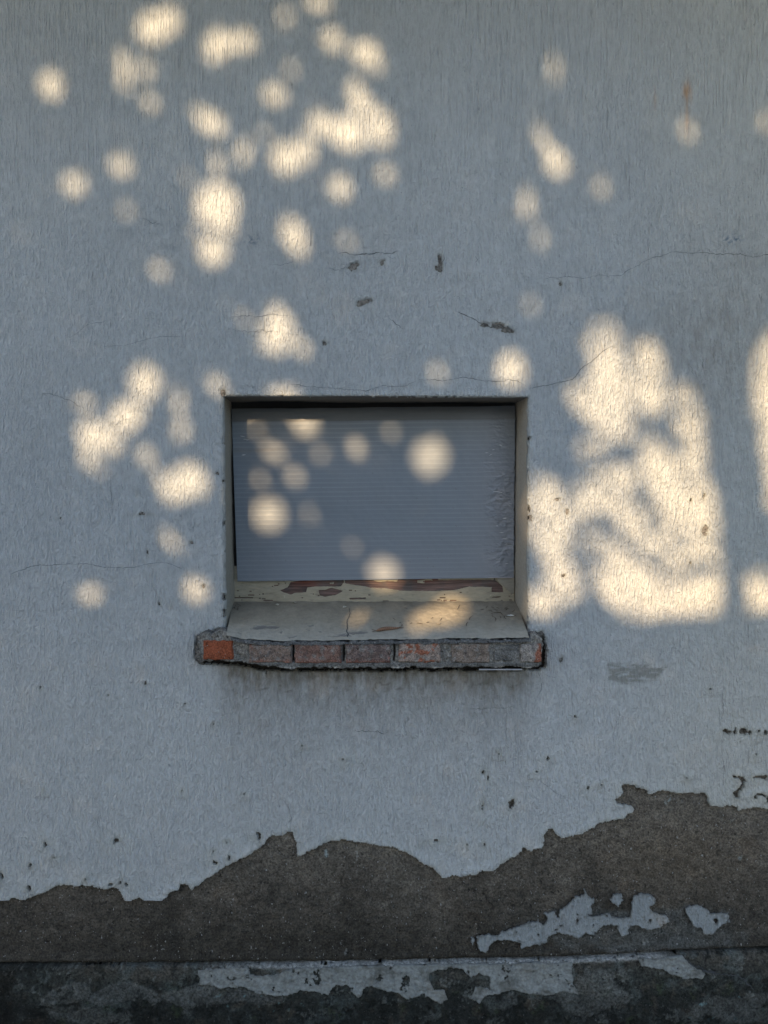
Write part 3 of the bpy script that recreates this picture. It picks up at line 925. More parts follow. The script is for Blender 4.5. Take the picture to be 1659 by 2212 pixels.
PE_BACK = [r1([(735, 950), (805, 950), (930, 952), (925, 963), (880, 960), (860, 966), (800, 956)]), r1([(1015, 958), (1080, 948), (1085, 958), (1050, 958), (1048, 970), (1015, 968)]),
           r1([(1115, 938), (1362, 936), (1360, 955), (1200, 954), (1110, 956)]), r1([(620, 968), (640, 966), (638, 974), (622, 974)])]
wwx = Xw + .0009 * fbm(Xw, Zw, .012, 3, 123, .6, .5, 1.5); wwz = Zw + .0011 * fbm(Xw, Zw, .008, 3, 124, .6, .4, 1)
psd = np.full(Xw.shape, .01)
for p in PE: psd = np.minimum(psd, -sdf_local(wwx, wwz, poly_w(p, RY), .01))
for p in PE_BACK: psd = np.maximum(psd, sdf_local(wwx, wwz, poly_w(p, RY), .01))
# horizontal checks through the paint
chk = np.abs(fbm(Xw, Zw, .012, 3, 125, .55, .045, 1))
psd = np.where((chk < .022) & (fbm(Xw, Zw, .05, 2, 126) > .05), np.minimum(psd, -.0005), psd)
psd = np.minimum(psd, rt - .001 - Zw + .001)


def cream_col(x, z, s):
    c = np.tile(np.array([.30, .27, .20]), (len(x), 1)) * (1 + .08 * fbm(x, z, .03, 4, 127))[:, None]
    c = mixc(c, np.array([.17, .155, .12]), sstep(.35, .7, fbm(x, z, .006, 3, 128, .6, .2, 1)) * .7)
    return mixc(c, np.array([.24, .21, .16]), sstep(.012, .0, z - rb) * .6)


cp = sheet('cream_paint', Xw, Zw, psd, lambda x, z, s: np.stack(
    [x, RY + .0005 * fbm(x, z, .01, 3, 129, .6, .15, 1) - .0006 * sstep(.002, 0, s), z], 1), .0022, M_CREAM, rail, cream_col, None, .0015)
cp['label'] = 'flaking cream paint with horizontal checks on the bottom rail'


def disc(name, c, r, h, mat, parent, nrm_y=-1, col=(.3, .27, .2)):
    n = 14
    a = np.linspace(0, 2 * np.pi, n, endpoint=False)
    V = [(c[0] + r * math.cos(t), c[1], c[2] + r * math.sin(t)) for t in a]
    V += [(c[0] + r * .8 * math.cos(t), c[1] - h, c[2] + r * .8 * math.sin(t)) for t in a]
    V += [(c[0], c[1] - h * 1.15, c[2])]
    F = []
    for i in range(n):
        j = (i + 1) % n
        F.append((i, j, n + j)); F.append((i, n + j, n + i)); F.append((n + i, n + j, 2 * n))
    return mesh_obj(name, np.array(V), np.array(F), mat, parent, np.tile(np.array(col), (len(V), 1)))


for px, py in [(613, 1289.5), (1061, 1288)]:
    x, z = WP(px, py, RY)
    o = disc('nail_head', (x, RY, z), .0042, .0016, M_CREAM, rail, col=(.36, .33, .25))

# side stile stub with its mitre, right corner
st = poly_w(r1([(1372, 930), (1452, 930), (1452, 1012), (1440, 1018), (1412, 990), (1382, 962)]), RY - .004)
V = [(x, RY - .004, z) for x, z in st] + [(x, RY + .03, z) for x, z in st]
n = len(st)
tris = [(0, i, i + 1) for i in range(1, n - 1)]
for i in range(n):
    j = (i + 1) % n
    tris += [(i, j, n + j), (i, n + j, n + i)]
o = mesh_obj('side_stile', np.array(V), np.array(tris), M_CREAM, win, np.tile(np.array([.24, .225, .185]), (2 * n, 1)), None, False)
o['label'] = 'greyish cream foot of the right stile cut at a mitre'
# dark head timber seen in the slot over the sheet, and the blackness behind
ht = IN_TL[1]
box('head_rail', IN_TL[0] - .03, IN_TR[0] + .03, D_IN + .02, D_IN + .07, ht - .035, ht + .03, M_DARK, win)
box('side_stile', IN_TL[0] - .04, IN_TL[0] + .012, D_IN + .012, D_IN + .06, rb, ht - .036, M_DARK, win)
box('side_stile', IN_TR[0] - .012, IN_TR[0] + .04, D_IN + .012, D_IN + .06, rb, ht - .036, M_DARK, win)
box('dark_back', IN_TL[0] - .1, IN_TR[0] + .1, D_IN + .08, D_IN + .10, rb - .1, ht + .1, M_DARK, win)

# ================================================================== FLUTED PLASTIC SHEET
BY = .126
b_tl, b_tr = WP(500, 883, BY), WP(1113, 877, BY)
b_bl, b_br = WP(513, 1256, BY), WP(1110, 1248, BY)
brd = thing('plastic_sheet', ((b_bl[0] + b_br[0]) / 2, BY, b_bl[1]), 'grey fluted plastic sheet closing the window, crumpled along its right edge', 'plastic sheet')
nu, nv = 420, 300
P, u, v = quad_grid((b_tl[0], BY, b_tl[1]), (b_tr[0], BY, b_tr[1]), (b_br[0], BY, b_br[1]), (b_bl[0], BY, b_bl[1]), nu, nv)
bw = b_tr[0] - b_tl[0]; bh = b_tl[1] - b_bl[1]
sx_, sz_ = u * bw, v * bh
# top and bottom edge not quite straight
P[..., 2] += (1 - v) * .0015 * fbm(sx_, sz_ * 0, .12, 3, 130)
# a notch torn out of the right edge
NFL = 38
ph = (v * NFL + .06 * fbm(sx_, sz_, .3, 2, 131)) % 1.0
web = np.exp(-((ph - .5) / .10) ** 2)
hgt = .00012 * web + .0013 * fbm(sx_, sz_, .25, 2, 132) + .00016 * fbm(sx_, sz_, .02, 2, 133)
cz = np.clip((u - .885 + .02 * fbm(sx_, sz_, .06, 3, 134)) / .10, 0, 1)
low = .35 + .65 * sstep(.25, .45, v)
rid = 1 - np.abs(fbm(sx_, sz_, .030, 3, 135, .6, 1, 1.5))
rid2 = 1 - np.abs(fbm(sx_, sz_, .014, 2, 136, .6, .5, 2))
crum = (rid ** 3 * .0050 + rid2 ** 3 * .0016) * cz * (1 - .35 * cz) * low * (.5 + .8 * sstep(-.2, .3, fbm(sx_, sz_, .06, 2, 142)))
hgt = hgt + crum - .006 * cz * low
hgt += .003 * np.exp(-((u - .955) / .02) ** 2 - ((v - .965) / .03) ** 2)
P[..., 1] -= hgt
P[..., 0] += cz * .002 * fbm(sx_, sz_, .02, 3, 137)
c = np.tile(np.array([.148, .175, .205]), (nu * nv, 1))
wl = (web * (.55 + .45 * fbm(sx_, sz_, .5, 2, 138, .5, 1, 8))).ravel()
c = mixc(c, np.array([.25, .27, .295]), np.clip(wl * .75, 0, 1))
c = c * (1 + .05 * fbm(sx_.ravel(), sz_.ravel(), .12, 4, 139))[:, None]
dirt = sstep(.2, .6, fbm(sx_, sz_, .04, 3, 140, .6, .12, 1.2)).ravel() * sstep(.35, .0, u.ravel()) * sstep(.75, .3, v.ravel())
c = mixc(c, np.array([.13, .13, .13]), dirt * .5)
# shadow of the window head painted as a dark strip along the top edge
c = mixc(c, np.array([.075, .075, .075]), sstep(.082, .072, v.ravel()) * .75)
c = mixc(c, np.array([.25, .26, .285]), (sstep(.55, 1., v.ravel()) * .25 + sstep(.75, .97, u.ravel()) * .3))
sp = sstep(.80, .84, fbm(sx_, sz_, .008, 2, 141)).ravel()
c = mixc(c, np.array([.12, .12, .13]), sp * .6)
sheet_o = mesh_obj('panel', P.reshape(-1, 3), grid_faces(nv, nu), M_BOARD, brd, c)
sheet_o['label'] = 'thin grey panel with fine horizontal flutes'
# turned lower edge giving the sheet its thickness
box('edge_fold', b_bl[0] + .002, b_br[0] - .004, BY + .0005, BY + .0045, min(b_bl[1], b_br[1]) + .010, b_bl[1] + .012, M_BOARD, brd, col=(.3, .3, .33))
# white glints on the creased sheet, painted as pale slivers
rs = np.random.default_rng(5)
for px, py, ln, an in [(517, 941, 14, -12), (524, 948, 10, -8), (520, 983, 12, 6), (529, 950, 10, 3), (1062, 972, 8, 10), (1047, 978, 9, 0), (1056, 984, 9, 25),
                       (1078, 960, 9, -30), (1085, 1120, 12, 6), (1071, 1136, 6, 0), (1078, 1150, 12, -4), (1083, 1164, 11, 3), (1089, 1176, 9, 8),
                       (1070, 1208, 10, 2), (1090, 1218, 10, 8), (1065, 1062, 14, 1), (1078, 1064, 9, 4)]:
    x, z = WP(px, py, BY - .008)
    L = ln * .00115; a = math.radians(an); w = .0010
    d = np.array([math.cos(a), 0, math.sin(a)]); nn = np.array([-math.sin(a), 0, math.cos(a)])
    c0 = np.array([x, BY - .0052 - (.003 if px > 900 else -.0035), z])
    V = [c0, c0 + d * L * .5 + nn * w + np.array([0, -.0014, 0]), c0 + d * L, c0 + d * L * .45 - nn * w, c0 + d * L * .5 + np.array([0, .0006, 0])]
    mesh_obj('glint_sliver', np.array(V), np.array([(0, 3, 1), (1, 3, 2), (0, 1, 4), (0, 4, 3), (2, 4, 1), (2, 3, 4)]), M_BOARD, brd, np.tile(np.array([.62, .64, .68]), (5, 1)), None, False)

# ================================================================== SILL
sill = thing('brick_window_sill', (0, -.02, WP(800, 1443)[1]), 'sloping cream sill on a row of worn exposed bricks under the boarded window', 'window sill')
FRONT = -.040
# slab: sloping surface; parametrised by x and depth
def front_edge_px(px):
    return np.interp(px, [480, 497, 520, 550, 600, 720, 860, 1000, 1139], [1370, 1374, 1379, 1382, 1384, 1383, 1381, 1379, 1377])
nxs, nys = 620, 170
fx = np.linspace(489, 1143, nxs)
px_front = np.array([WP(p, front_edge_px(p), FRONT) for p in fx])
px_front[:, 1] += .0012 * fbm(px_front[:, 0], px_front[:, 0] * 0, .03, 4, 148, .65)
Xs = np.zeros((nys, nxs)); Ys = np.zeros_like(Xs); Zs = np.zeros_like(Xs)
zb = WP(800, 1298, RY)[1]
for j in range(nys):
    t = j / (nys - 1)
    Ys[j] = FRONT + (RY + .004 - FRONT) * t
    xa = px_front[:, 0]
    # keep inside the reveals once past the face of the wall
    xl = IN_BL[0] - .004; xr_ = IN_BR[0] + .004
    xb = np.interp(fx, [489, 1143], [xl, xr_])
    Xs[j] = xa * (1 - t) + xb * t
    prof = t ** .88
    Zs[j] = px_front[:, 1] * (1 - prof) + zb * prof
n_ = fbm(Xs, Ys, .05, 3, 150)
Zs += .0022 * n_ + .0009 * fbm(Xs, Ys, .012, 3, 151)
fy = (RY - Ys) / (RY - FRONT)           # 0 at the back, 1 at the front


def sill_pt(px, py):
    """find the world point of the sill surface seen at a photograph pixel"""
    lo_, hi_ = FRONT, RY
    for _ in range(30):
        m_ = (lo_ + hi_) / 2
        x, z = WP(px, py, m_)
        t = (m_ - FRONT) / (RY - FRONT)
        zf = float(np.interp(x, px_front[:, 0], px_front[:, 1]))
        zs_ = zf * (1 - t ** .88) + zb * t ** .88
        if z < zs_: hi_ = m_            # ray already under the surface -> nearer
        else: lo_ = m_
    return x, m_, z


def sill_poly(pts): return np.array([sill_pt(*p)[:2] for p in pts])


# peeled flakes on the slab
FL = [r1([(272, 1170), (300, 1158), (340, 1160), (370, 1158), (402, 1166), (380, 1175), (330, 1172), (290, 1182)]), r1([(700, 1192), (760, 1185), (800, 1190), (770, 1200), (700, 1200)]),
      r1([(390, 1190), (410, 1186), (405, 1196)]), r1([(640, 1200), (670, 1196), (700, 1198), (680, 1206)]), r1([(610, 1208), (700, 1203), (720, 1210), (630, 1214)]),
      r1([(520, 1162), (545, 1158), (550, 1164), (530, 1168)]), r1([(1380, 1180), (1400, 1178), (1402, 1183)]), r1([(570, 1188), (582, 1185), (590, 1190), (575, 1193)]),
      r1([(430, 1212), (470, 1205), (478, 1210), (440, 1218)]), r1([(730, 1158), (742, 1156), (740, 1162)])]
ssd = np.full(Xs.shape, .02)
sxw = Xs + .003 * fbm(Xs, Ys, .015, 3, 152); syw = Ys + .003 * fbm(Xs, Ys, .012, 3, 153)
for p in FL: ssd = np.minimum(ssd, -sdf_local(sxw, syw, sill_poly(p), .02))
scat = fbm(Xs, Ys, .022, 3, 154, .6, .45, 1.6)
ssd = np.where((scat > .62) & (fy > .55) & (Xs < .25), np.minimum(ssd, -(scat - .62) * .02), ssd)
flake = sstep(.0006, -.0006, ssd)
Zs -= .0016 * flake
Zs += .0009 * np.exp(-(np.clip(ssd, 0, 1) / .004)) * (flake < .5)
c = np.tile(np.array([.29, .265, .21]), (nxs * nys, 1)) * (1 + .05 * n_.ravel())[:, None]
c = mixc(c, np.array([.35, .34, .30]), sstep(.55, .95, fy.ravel() + .1 * n_.ravel()) * .7)
dust = np.exp(-((1 - fy) * 0 + fy) / .35).ravel() * (.7 + .5 * fbm(Xs, Ys, .06, 4, 155).ravel())  # dust, darkened further at the back to paint in the recess shade
c = mixc(c, np.array([.115, .103, .08]), np.clip(dust * 1.0, 0, .92))  # dust together with the painted recess shade
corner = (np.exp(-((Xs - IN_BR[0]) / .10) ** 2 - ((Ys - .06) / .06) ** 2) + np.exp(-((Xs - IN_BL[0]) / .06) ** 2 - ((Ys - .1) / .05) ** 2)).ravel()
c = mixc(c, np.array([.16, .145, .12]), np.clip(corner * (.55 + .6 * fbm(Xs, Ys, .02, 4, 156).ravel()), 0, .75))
c = mixc(c, np.array([.16, .155, .145]), flake.ravel() * .9)
smr = sstep(.25, .6, fbm(Xs, Ys, .025, 4, 157, .6, .25, 1.5)).ravel() * sstep(.7, 1, fy.ravel())
c = mixc(c, np.array([.27, .255, .215]), smr * .6)
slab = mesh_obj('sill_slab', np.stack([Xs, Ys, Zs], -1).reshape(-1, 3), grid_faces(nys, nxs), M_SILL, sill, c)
slab['label'] = 'sloping slab in dusty cream paint with peeling spots'
# crack across the slab
cp_ = [sill_pt(*p) for p in r1([(708, 1085), (712, 1110), (705, 1130), (697, 1150), (702, 1175), (696, 1190), (705, 1205), (700, 1216)])]
cp_ = np.array(cp_); n = 60; t = np.linspace(0, 1, n)
cx_ = np.interp(t, np.linspace(0, 1, len(cp_)), cp_[:, 0]) + .0015 * fbm(t, t * 0, .1, 3, 160); cy_ = np.interp(t, np.linspace(0, 1, len(cp_)), cp_[:, 1])
tt = (cy_ - FRONT) / (RY - FRONT); zf = np.interp(cx_, px_front[:, 0], px_front[:, 1])
cz_ = zf * (1 - tt ** .88) + zb * tt ** .88 + .0022
w = .0006 + .0008 * t
V = np.concatenate([np.c_[cx_ - w, cy_, cz_], np.c_[cx_ + w, cy_, cz_]])
i = np.arange(n - 1)
mesh_obj('crack', V, np.stack([i, i + n, i + n + 1, i + 1], 1), M_CRACK, sill)

# front: mortar body as a heightfield with an irregular outline
BR = [(437, 503, 1384, 1427), (537, 631, 1392, 1433), (635, 737, 1391, 1434), (746, 844, 1390, 1434), (861, 953, 1388, 1433), (975, 1060, 1391, 1433), (1067, 1120, 1393, 1431), (1124, 1171, 1391, 1432)]
BODY = [(427, 1376), (436, 1369), (462, 1366), (476, 1359), (486, 1366), (500, 1376), (520, 1381), (550, 1384), (600, 1386), (720, 1385), (860, 1383), (1000, 1381), (1138, 1379),
        (1144, 1370), (1165, 1370), (1172, 1380), (1176, 1400), (1173, 1420), (1170, 1436), (1163, 1442), (800, 1443), (600, 1443), (570, 1441), (540, 1434), (480, 1430), (430, 1431), (424, 1420)]
bodyw = poly_w(BODY, FRONT)
Xm, Zm = grid(np.arange(bodyw[:, 0].min() - .01, bodyw[:, 0].max() + .01, .0017), np.arange(bodyw[:, 1].min() - .01, bodyw[:, 1].max() + .01, .0017))
mwx, mwz = warp(Xm, Zm, .0042, .014, 160)
msd = poly_sdf(mwx, mwz, bodyw)
zt_f = lambda x: np.interp(x, px_front[:, 0], px_front[:, 1])
zbot = WP(800, 1443, FRONT)[1]


def jag(x, seed): return fbm(x, x * 0 + seed, .05, 4, 161 + seed, .6)


def mortar_surf(x, z, s):
    d_t = zt_f(x) - z                   # below the slab edge
    d_b = z - zbot
    inner = (x > WP(505, 1400)[0]) & (x < WP(1140, 1400)[0])
    # smooth cement lip under the slab (proud), then the broken face (set back), then the lower cement strip
    lipw = .013 + .0045 * jag(x, 1)
    y = FRONT + .0085 + .0075 * fbm(x, z, .022, 4, 163, .6)
    y = np.where(inner & (d_t < lipw), FRONT + .0008 * fbm(x, z, .03, 2, 165), y)
    botw = .011 + .002 * jag(x, 3)
    y = np.where((x > WP(540, 1400)[0]) & (d_b < botw), FRONT + .002 + .0012 * fbm(x, z, .02, 3, 166), y)
    # hollow between the first and the second brick
    hx, hz = WP(517, 1420, FRONT)
    y += .012 * np.exp(-((x - hx) / .020) ** 2 - ((z - hz) / .018) ** 2)
    for px in (632.5, 742, 852):
        cx0 = WP(px, 1410, FRONT)[0] + .003 * jag(z, 7)
        y += .016 * np.exp(-((x - cx0) / .0026) ** 2) * (d_b > .014) * (d_t > .012)
    y += .003 * sstep(.002, 0, s)
    return np.stack([x, y, z], 1)


def mortar_col(x, z, s):
    n1 = fbm(x, z, .03, 4, 167, .6)
    c = np.tile(np.array([.185, .18, .165]), (len(x), 1)) * (1 + .25 * n1)[:, None]
    d_t = zt_f(x) - z; d_b = z - zbot
    inner = (x > WP(505, 1400)[0]) & (x < WP(1140, 1400)[0])
    c = mixc(c, np.array([.085, .09, .095]), (inner & (d_t < .013 + .0045 * jag(x, 1))) * .9)
    c = mixc(c, np.array([.105, .105, .10]), ((x > WP(540, 1400)[0]) & (d_b < .012)) * .8)
    k = sstep(.25, .6, fbm(x, z, .018, 4, 168)) * (g(x, z, 540, 1395, 40, 20) + g(x, z, 970, 1410, 25, 30) + g(x, z, 1120, 1405, 60, 20))
    c = mixc(c, np.array([.36, .35, .33]), np.clip(k, 0, .8))
    c = mixc(c, np.array([.08, .075, .07]), sstep(WP(515, 1400)[0], WP(440, 1400)[0], x) * sstep(.012, .0, s) * .5)
    for px in (632.5, 742, 852):
        cx0 = WP(px, 1410, FRONT)[0] + .003 * jag(z, 7)
        c = mixc(c, np.array([.03, .028, .027]), np.exp(-((x - cx0) / .0026) ** 2) * (d_b > .014) * (d_t > .012) * .9)
    c = mixc(c, np.array([.44, .43, .40]), (np.exp(-(d_b / .0022) ** 2) * (x > WP(570, 1400)[0]) * sstep(-.1, .2, fbm(x, z, .05, 3, 169))) * .8)
    return c


mb = sheet('mortar_bed', Xm, Zm, msd, mortar_surf, .06, M_MORTAR, sill, mortar_col, None, .0017)
mb['label'] = 'rough grey mortar around the bricks with a smooth dark cement lip'

BCOL = [(.21, .062, .030), (.18, .135, .112), (.17, .105, .085), (.14, .105, .095), (.25, .20, .17), (.18, .145, .12), (.13, .13, .125), (.24, .22, .20)]
BLAB = ['clean orange red brick at the left end', None, None, None, 'brick with bright orange red worn patches', None, 'dark rough broken brick', 'last brick with a red right edge']
BRED = [1, .10, .22, .2, .8, .08, .0, .4]
for bi, (x0, x1, y0, y1) in enumerate(BR):
    a = WP(x0, y1, FRONT); b = WP(x1, y0, FRONT)
    nbx = int((b[0] - a[0]) / .0016) + 2; nbz = int((b[1] - a[1]) / .0016) + 2
    # the face wraps round into four sides: a rounded slab of superellipse depth
    uu, vv = np.meshgrid(np.linspace(-1, 1, nbx), np.linspace(-1, 1, nbz))
    cx0, cz0 = (a[0] + b[0]) / 2, (a[1] + b[1]) / 2
    hw, hh = (b[0] - a[0]) / 2, (b[1] - a[1]) / 2
    x = cx0 + uu * hw; z = cz0 + vv * hh
    x = x + .003 * fbm(x, z, .02, 3, 170 + bi) ; z = z + .0035 * fbm(x, z, .022, 3, 180 + bi)
    edge = np.minimum((1 - np.abs(uu)) * hw, (1 - np.abs(vv)) * hh)
    rd = .004
    y = FRONT + .0015 + (.0045 if bi else .0015) * fbm(x, z, .028, 4, 190 + bi, .6) + .0012 * fbm(x, z, .008, 2, 195)
    y = y + (.0 if bi not in (0,) else .001)
    y = y + .012 * np.clip(1 - edge / rd, 0, 1) ** 2.2
    if bi == 6: y += .005 * np.abs(fbm(x, z, .02, 3, 197)) + .002
    n1 = fbm(x, z, .025, 4, 200 + bi, .6).ravel(); n2 = fbm(x, z, .05, 3, 210 + bi).ravel()
    c = np.tile(np.array(BCOL[bi]), (x.size, 1)) * (1 + .22 * n1)[:, None]
    if bi == 0:
        c = mixc(c, np.array([.20, .06, .03]), sstep(.1, .5, n2) * .6)
    else:
        red = sstep(.62 - BRED[bi] * .75, .78 - BRED[bi] * .75, n1 * .7 + n2 * .55 + .12)
        zn = ((z - cz0) / hh).ravel()
        if bi == 4: red = sstep(.0, .10, fbm(x, z, .022, 4, 233, .6).ravel() + .15 - .5 * np.abs(zn)) 
        if bi in (1, 2, 3): red = np.clip(red + sstep(-.55, -.85, zn + .3 * n1) * .7, 0, 1)
        if bi == 7: red = np.clip(sstep(.35, .6, uu.ravel() + .3 * n1 - .2 * zn), 0, 1)
        c = mixc(c, np.array([.23, .068, .032]) if bi in (4, 7) else np.array([.20, .085, .06]), red * .85)
        gry = sstep(.1, .5, fbm(x, z, .02, 4, 240 + bi).ravel())
        c = mixc(c, np.array([.19, .185, .175]), gry * .7 * (1 - red * .7))
        c = mixc(c, np.array([.06, .055, .055]), sstep(.35, .6, fbm(x, z, .03, 3, 250 + bi).ravel()) * .5 * (1 - red))
    V = np.stack([x, y, z], -1).reshape(-1, 3)
    F = grid_faces(nbz, nbx)
    # skirt back into the mortar
    idx = np.arange(nbx * nbz).reshape(nbz, nbx)
    ring = np.concatenate([idx[0, :], idx[1:, -1], idx[-1, -2::-1], idx[-2:0:-1, 0]])
    m = len(ring); base = len(V)
    V = np.concatenate([V, V[ring] + np.array([0, .04, 0])]); c = np.concatenate([c, c[ring]])
    k = np.arange(m); k2 = (k + 1) % m
    F = np.concatenate([F, np.stack([ring[k], base + k, base + k2, ring[k2]], 1)])
    o = mesh_obj('brick', V, F, M_BRICK, sill, c)
    if BLAB[bi]: o['label'] = BLAB[bi]
kx0, kz0 = WP(415, 1462); kx1, kz1 = WP(1190, 1372)
box('gap_shadow_box', kx0, kx1, .024, .07, kz0, kz1, M_DARK, sill)  # dark box added behind the slit so the sill's shadow line stays black
# thin underside strip, lower right, hanging free of the wall
x0, z0 = WP(1035, 1446, FRONT); x1, _ = WP(1128, 1446, FRONT)
box('drip_strip', x0, x1, FRONT - .001, FRONT + .006, z0 - .0016, z0 + .0002, M_CREAM, sill, col=(.45, .45, .45))

# ================================================================== LITTER ON THE SILL
def stick(name, p0, p1, r, col, mat, label, cat, group=None, bend=.15, seg=5):
    p0 = np.array(p0); p1 = np.array(p1)
    d = p1 - p0; L = np.linalg.norm(d); d = d / L
    side = np.cross(d, (0, 0, 1)); side /= np.linalg.norm(side) + 1e-9
    up = np.cross(side, d)
    V = []
    for i in range(seg + 1):
        t = i / seg
        q = p0 + (p1 - p0) * t + side * bend * L * math.sin(math.pi * t) + np.array([0, 0, r + .0006])
        rr = r * (.45 + .55 * math.sin(math.pi * min(max(t, .08), .92)))
        for k in range(4):
            a = k * math.pi / 2
            V.append(q + side * math.cos(a) * rr + up * math.sin(a) * rr * .7)
    F = []
    for i in range(seg):
        for k in range(4):
            F.append((i * 4 + k, i * 4 + (k + 1) % 4, (i + 1) * 4 + (k + 1) % 4, (i + 1) * 4 + k))
    F.append((0, 3, 2, 1)); F.append((seg * 4, seg * 4 + 1, seg * 4 + 2, seg * 4 + 3))
    V = np.array(V); org = V[:, :].mean(0); org[2] = V[:, 2].min()
    o = mesh_obj(name, V - org, np.array(F), mat, None, np.tile(np.array(col), (len(V), 1)))
    o.location = org
    return tag(o, label, cat, group)


LIT = [((1021, 1331), (1014, 1341)), ((1011, 1345), (1008, 1354)), ((993, 1308), (988, 1318)), ((954, 1336), (950, 1342)), ((900, 1347), (913, 1349)), ((921, 1346), (927, 1345)),
       ((848, 1336), (854, 1340)), ((873, 1314), (880, 1316)), ((1066, 1333), (1070, 1342)), ((1092, 1330), (1093, 1338)), ((1081, 1323), (1088, 1331)), ((932, 1337), (936, 1335)),
       ((890, 1346), (886, 1349)), ((862, 1347), (866, 1345))]
LABS = ['dry twig scrap below the sunlit spot on the sill', 'dry needle at the right rim of the sunlit sill spot', 'upper dry needle inside the sunlit sill spot', 'small dry twig near the front of the sunlit sill spot',
        'longest thin dry stalk lying along the front of the sill', 'tiny dry stalk end at the front of the sill', 'dry stalk near the dim sun spot on the sill', 'dry stalk near the back middle of the sill',
        'dry twig lying left of the right sill corner', 'short upright dry twig near the right reveal', 'dry twig beside the white paint chip', 'tiny stalk between pod and sun spot', 'short dark stalk right of the dried pod', 'thin stalk at the tip of the dried pod']
for k, ((ax, ay), (bx_, by_)) in enumerate(LIT):
    p0 = sill_pt(ax, ay); p1 = sill_pt(bx_, by_)
    stick('dry_twig', p0, p1, .0010, (.06, .045, .035), M_BRICK if False else M_WOOD, LABS[k], 'twig', 'dry twigs scattered on the sill', bend=rs.uniform(-.2, .2))
for k in range(22):
    a_ = rs.uniform(0, math.pi); px = 1080 + rs.normal(0, 20); py = 1322 + rs.normal(0, 7) + (px - 1080) * .12
    px = min(px, 1112); L = rs.uniform(5, 12)
    p0 = sill_pt(px, py); p1 = sill_pt(px + L * math.cos(a_), min(py + L * .5 * math.sin(a_), 1345))
    stick('dry_twig', p0, p1, .0009, (.05, .04, .03), M_WOOD, 'dry brown needle in the litter at the right corner of the sill', 'twig', 'needle litter in the right corner of the sill', bend=rs.uniform(-.3, .3))
for k in range(12):
    px = 505 + abs(rs.normal(0, 9)); py = 1305 + rs.uniform(0, 12); a_ = rs.uniform(0, math.pi); L = rs.uniform(4, 9)
    p0 = sill_pt(px, py); p1 = sill_pt(px + L * math.cos(a_), py + L * .4 * math.sin(a_))
    stick('dry_twig', p0, p1, .0009, (.04, .035, .03), M_WOOD, 'dark needle in the litter at the left corner of the sill', 'twig', 'needle litter in the left corner of the sill', bend=.2)

# curled dry pod
a = np.array(sill_pt(812, 1366)); b = np.array(sill_pt(866, 1357))
segs, ringn = 26, 10
V = []; cc = []
d = (b - a); L = np.linalg.norm(d); dn = d / L; side = np.cross(dn, (0, 0, 1)); side /= np.linalg.norm(side); up = np.cross(side, dn)
for i in range(segs + 1):
    t = i / segs
    r = .0064 * (math.sin(math.pi * (t ** .75)) ** .8 * .9 + .10) * (1 + .13 * (1 if i % 2 else -1) * (.2 < t < .95))
    q = a + d * t + np.array([0, 0, .004]) + up * .002 * math.sin(t * 5)
    for k in range(ringn):
        an = 2 * math.pi * k / ringn
        V.append(q + side * math.cos(an) * r + up * math.sin(an) * r * .75)
        cc.append((.26, .15, .09) if i % 2 else (.15, .08, .05))
V = np.array(V)
F = [(i * ringn + k, i * ringn + (k + 1) % ringn, (i + 1) * ringn + (k + 1) % ringn, (i + 1) * ringn + k) for i in range(segs) for k in range(ringn)]
org = V.mean(0); org[2] = V[:, 2].min()
pod = thing('dried_pod', tuple(org), 'brown ribbed dried seed pod lying near the front of the cream sill', 'seed pod')
mesh_obj('husk', V, np.array(F), M_SILL, pod, np.array(cc))
for (e0, e1) in [((866, 1357), (868, 1351)), ((862, 1358), (872, 1359)), ((812, 1366), (803, 1363)), ((814, 1366), (804, 1368))]:
    p0 = np.array(sill_pt(*e0)); p1 = np.array(sill_pt(*e1))
    o = stick('stalk', p0 + (0, 0, .003), p1 + (0, 0, .002), .0011, (.10, .06, .04), M_WOOD, None, None)
    o.parent = pod; o.matrix_parent_inverse = Matrix.Translation(-pod.location)


def chip(px, py, s, col, label):
    x, y, z = sill_pt(px, py)
    r_ = np.random.default_rng(int(px))
    n = 9; a = np.linspace(0, 2 * np.pi, n, endpoint=False)
    rr = s * r_.uniform(.6, 1.15, n)
    top = np.c_[np.cos(a) * rr, np.sin(a) * rr * .9, .002 + r_.uniform(0, .0035, n)]
    V = np.concatenate([top, top - (0, 0, .0011), [[0, 0, .0018]], [[0, 0, .0007]]])
    F = []
    for i in range(n):
        j = (i + 1) % n
        F += [(i, j, 2 * n), (n + j, n + i, 2 * n + 1), (i, n + i, n + j), (i, n + j, j)]
    o = mesh_obj('paint_chip', V, np.array(F), M_CREAM, None, np.tile(np.array(col), (len(V), 1)), None, False)
    o.location = (x, y, z)
    tag(o, label, 'paint chip')


chip(1102, 1332, .011, (.66, .70, .72), 'white curled paint chip in the right corner of the sill')
chip(948, 1353 - 4, .006, (.40, .35, .28), 'small tan paint chip at the front of the sunlit sill spot')
chip(744, 1313, .0065, (.46, .44, .38), 'pale paint chip on the sill above the dim sun spot')
chip(598, 1308, .006, (.42, .40, .34), 'pale paint chip left on the dusty back of the sill')
chip(636, 1303, .008, (.26, .24, .20), 'grey brown paint chip on the dusty back of the sill')

# ================================================================== GROUND
Vg = np.array([(-60, -60, 0), (60, -60, 0), (60, .2, 0), (-60, .2, 0)], float)
gr = mesh_obj('ground', Vg, np.array([(0, 1, 2, 3)]), M_GROUND, None, None, None, False)
tag(gr, kind='structure')

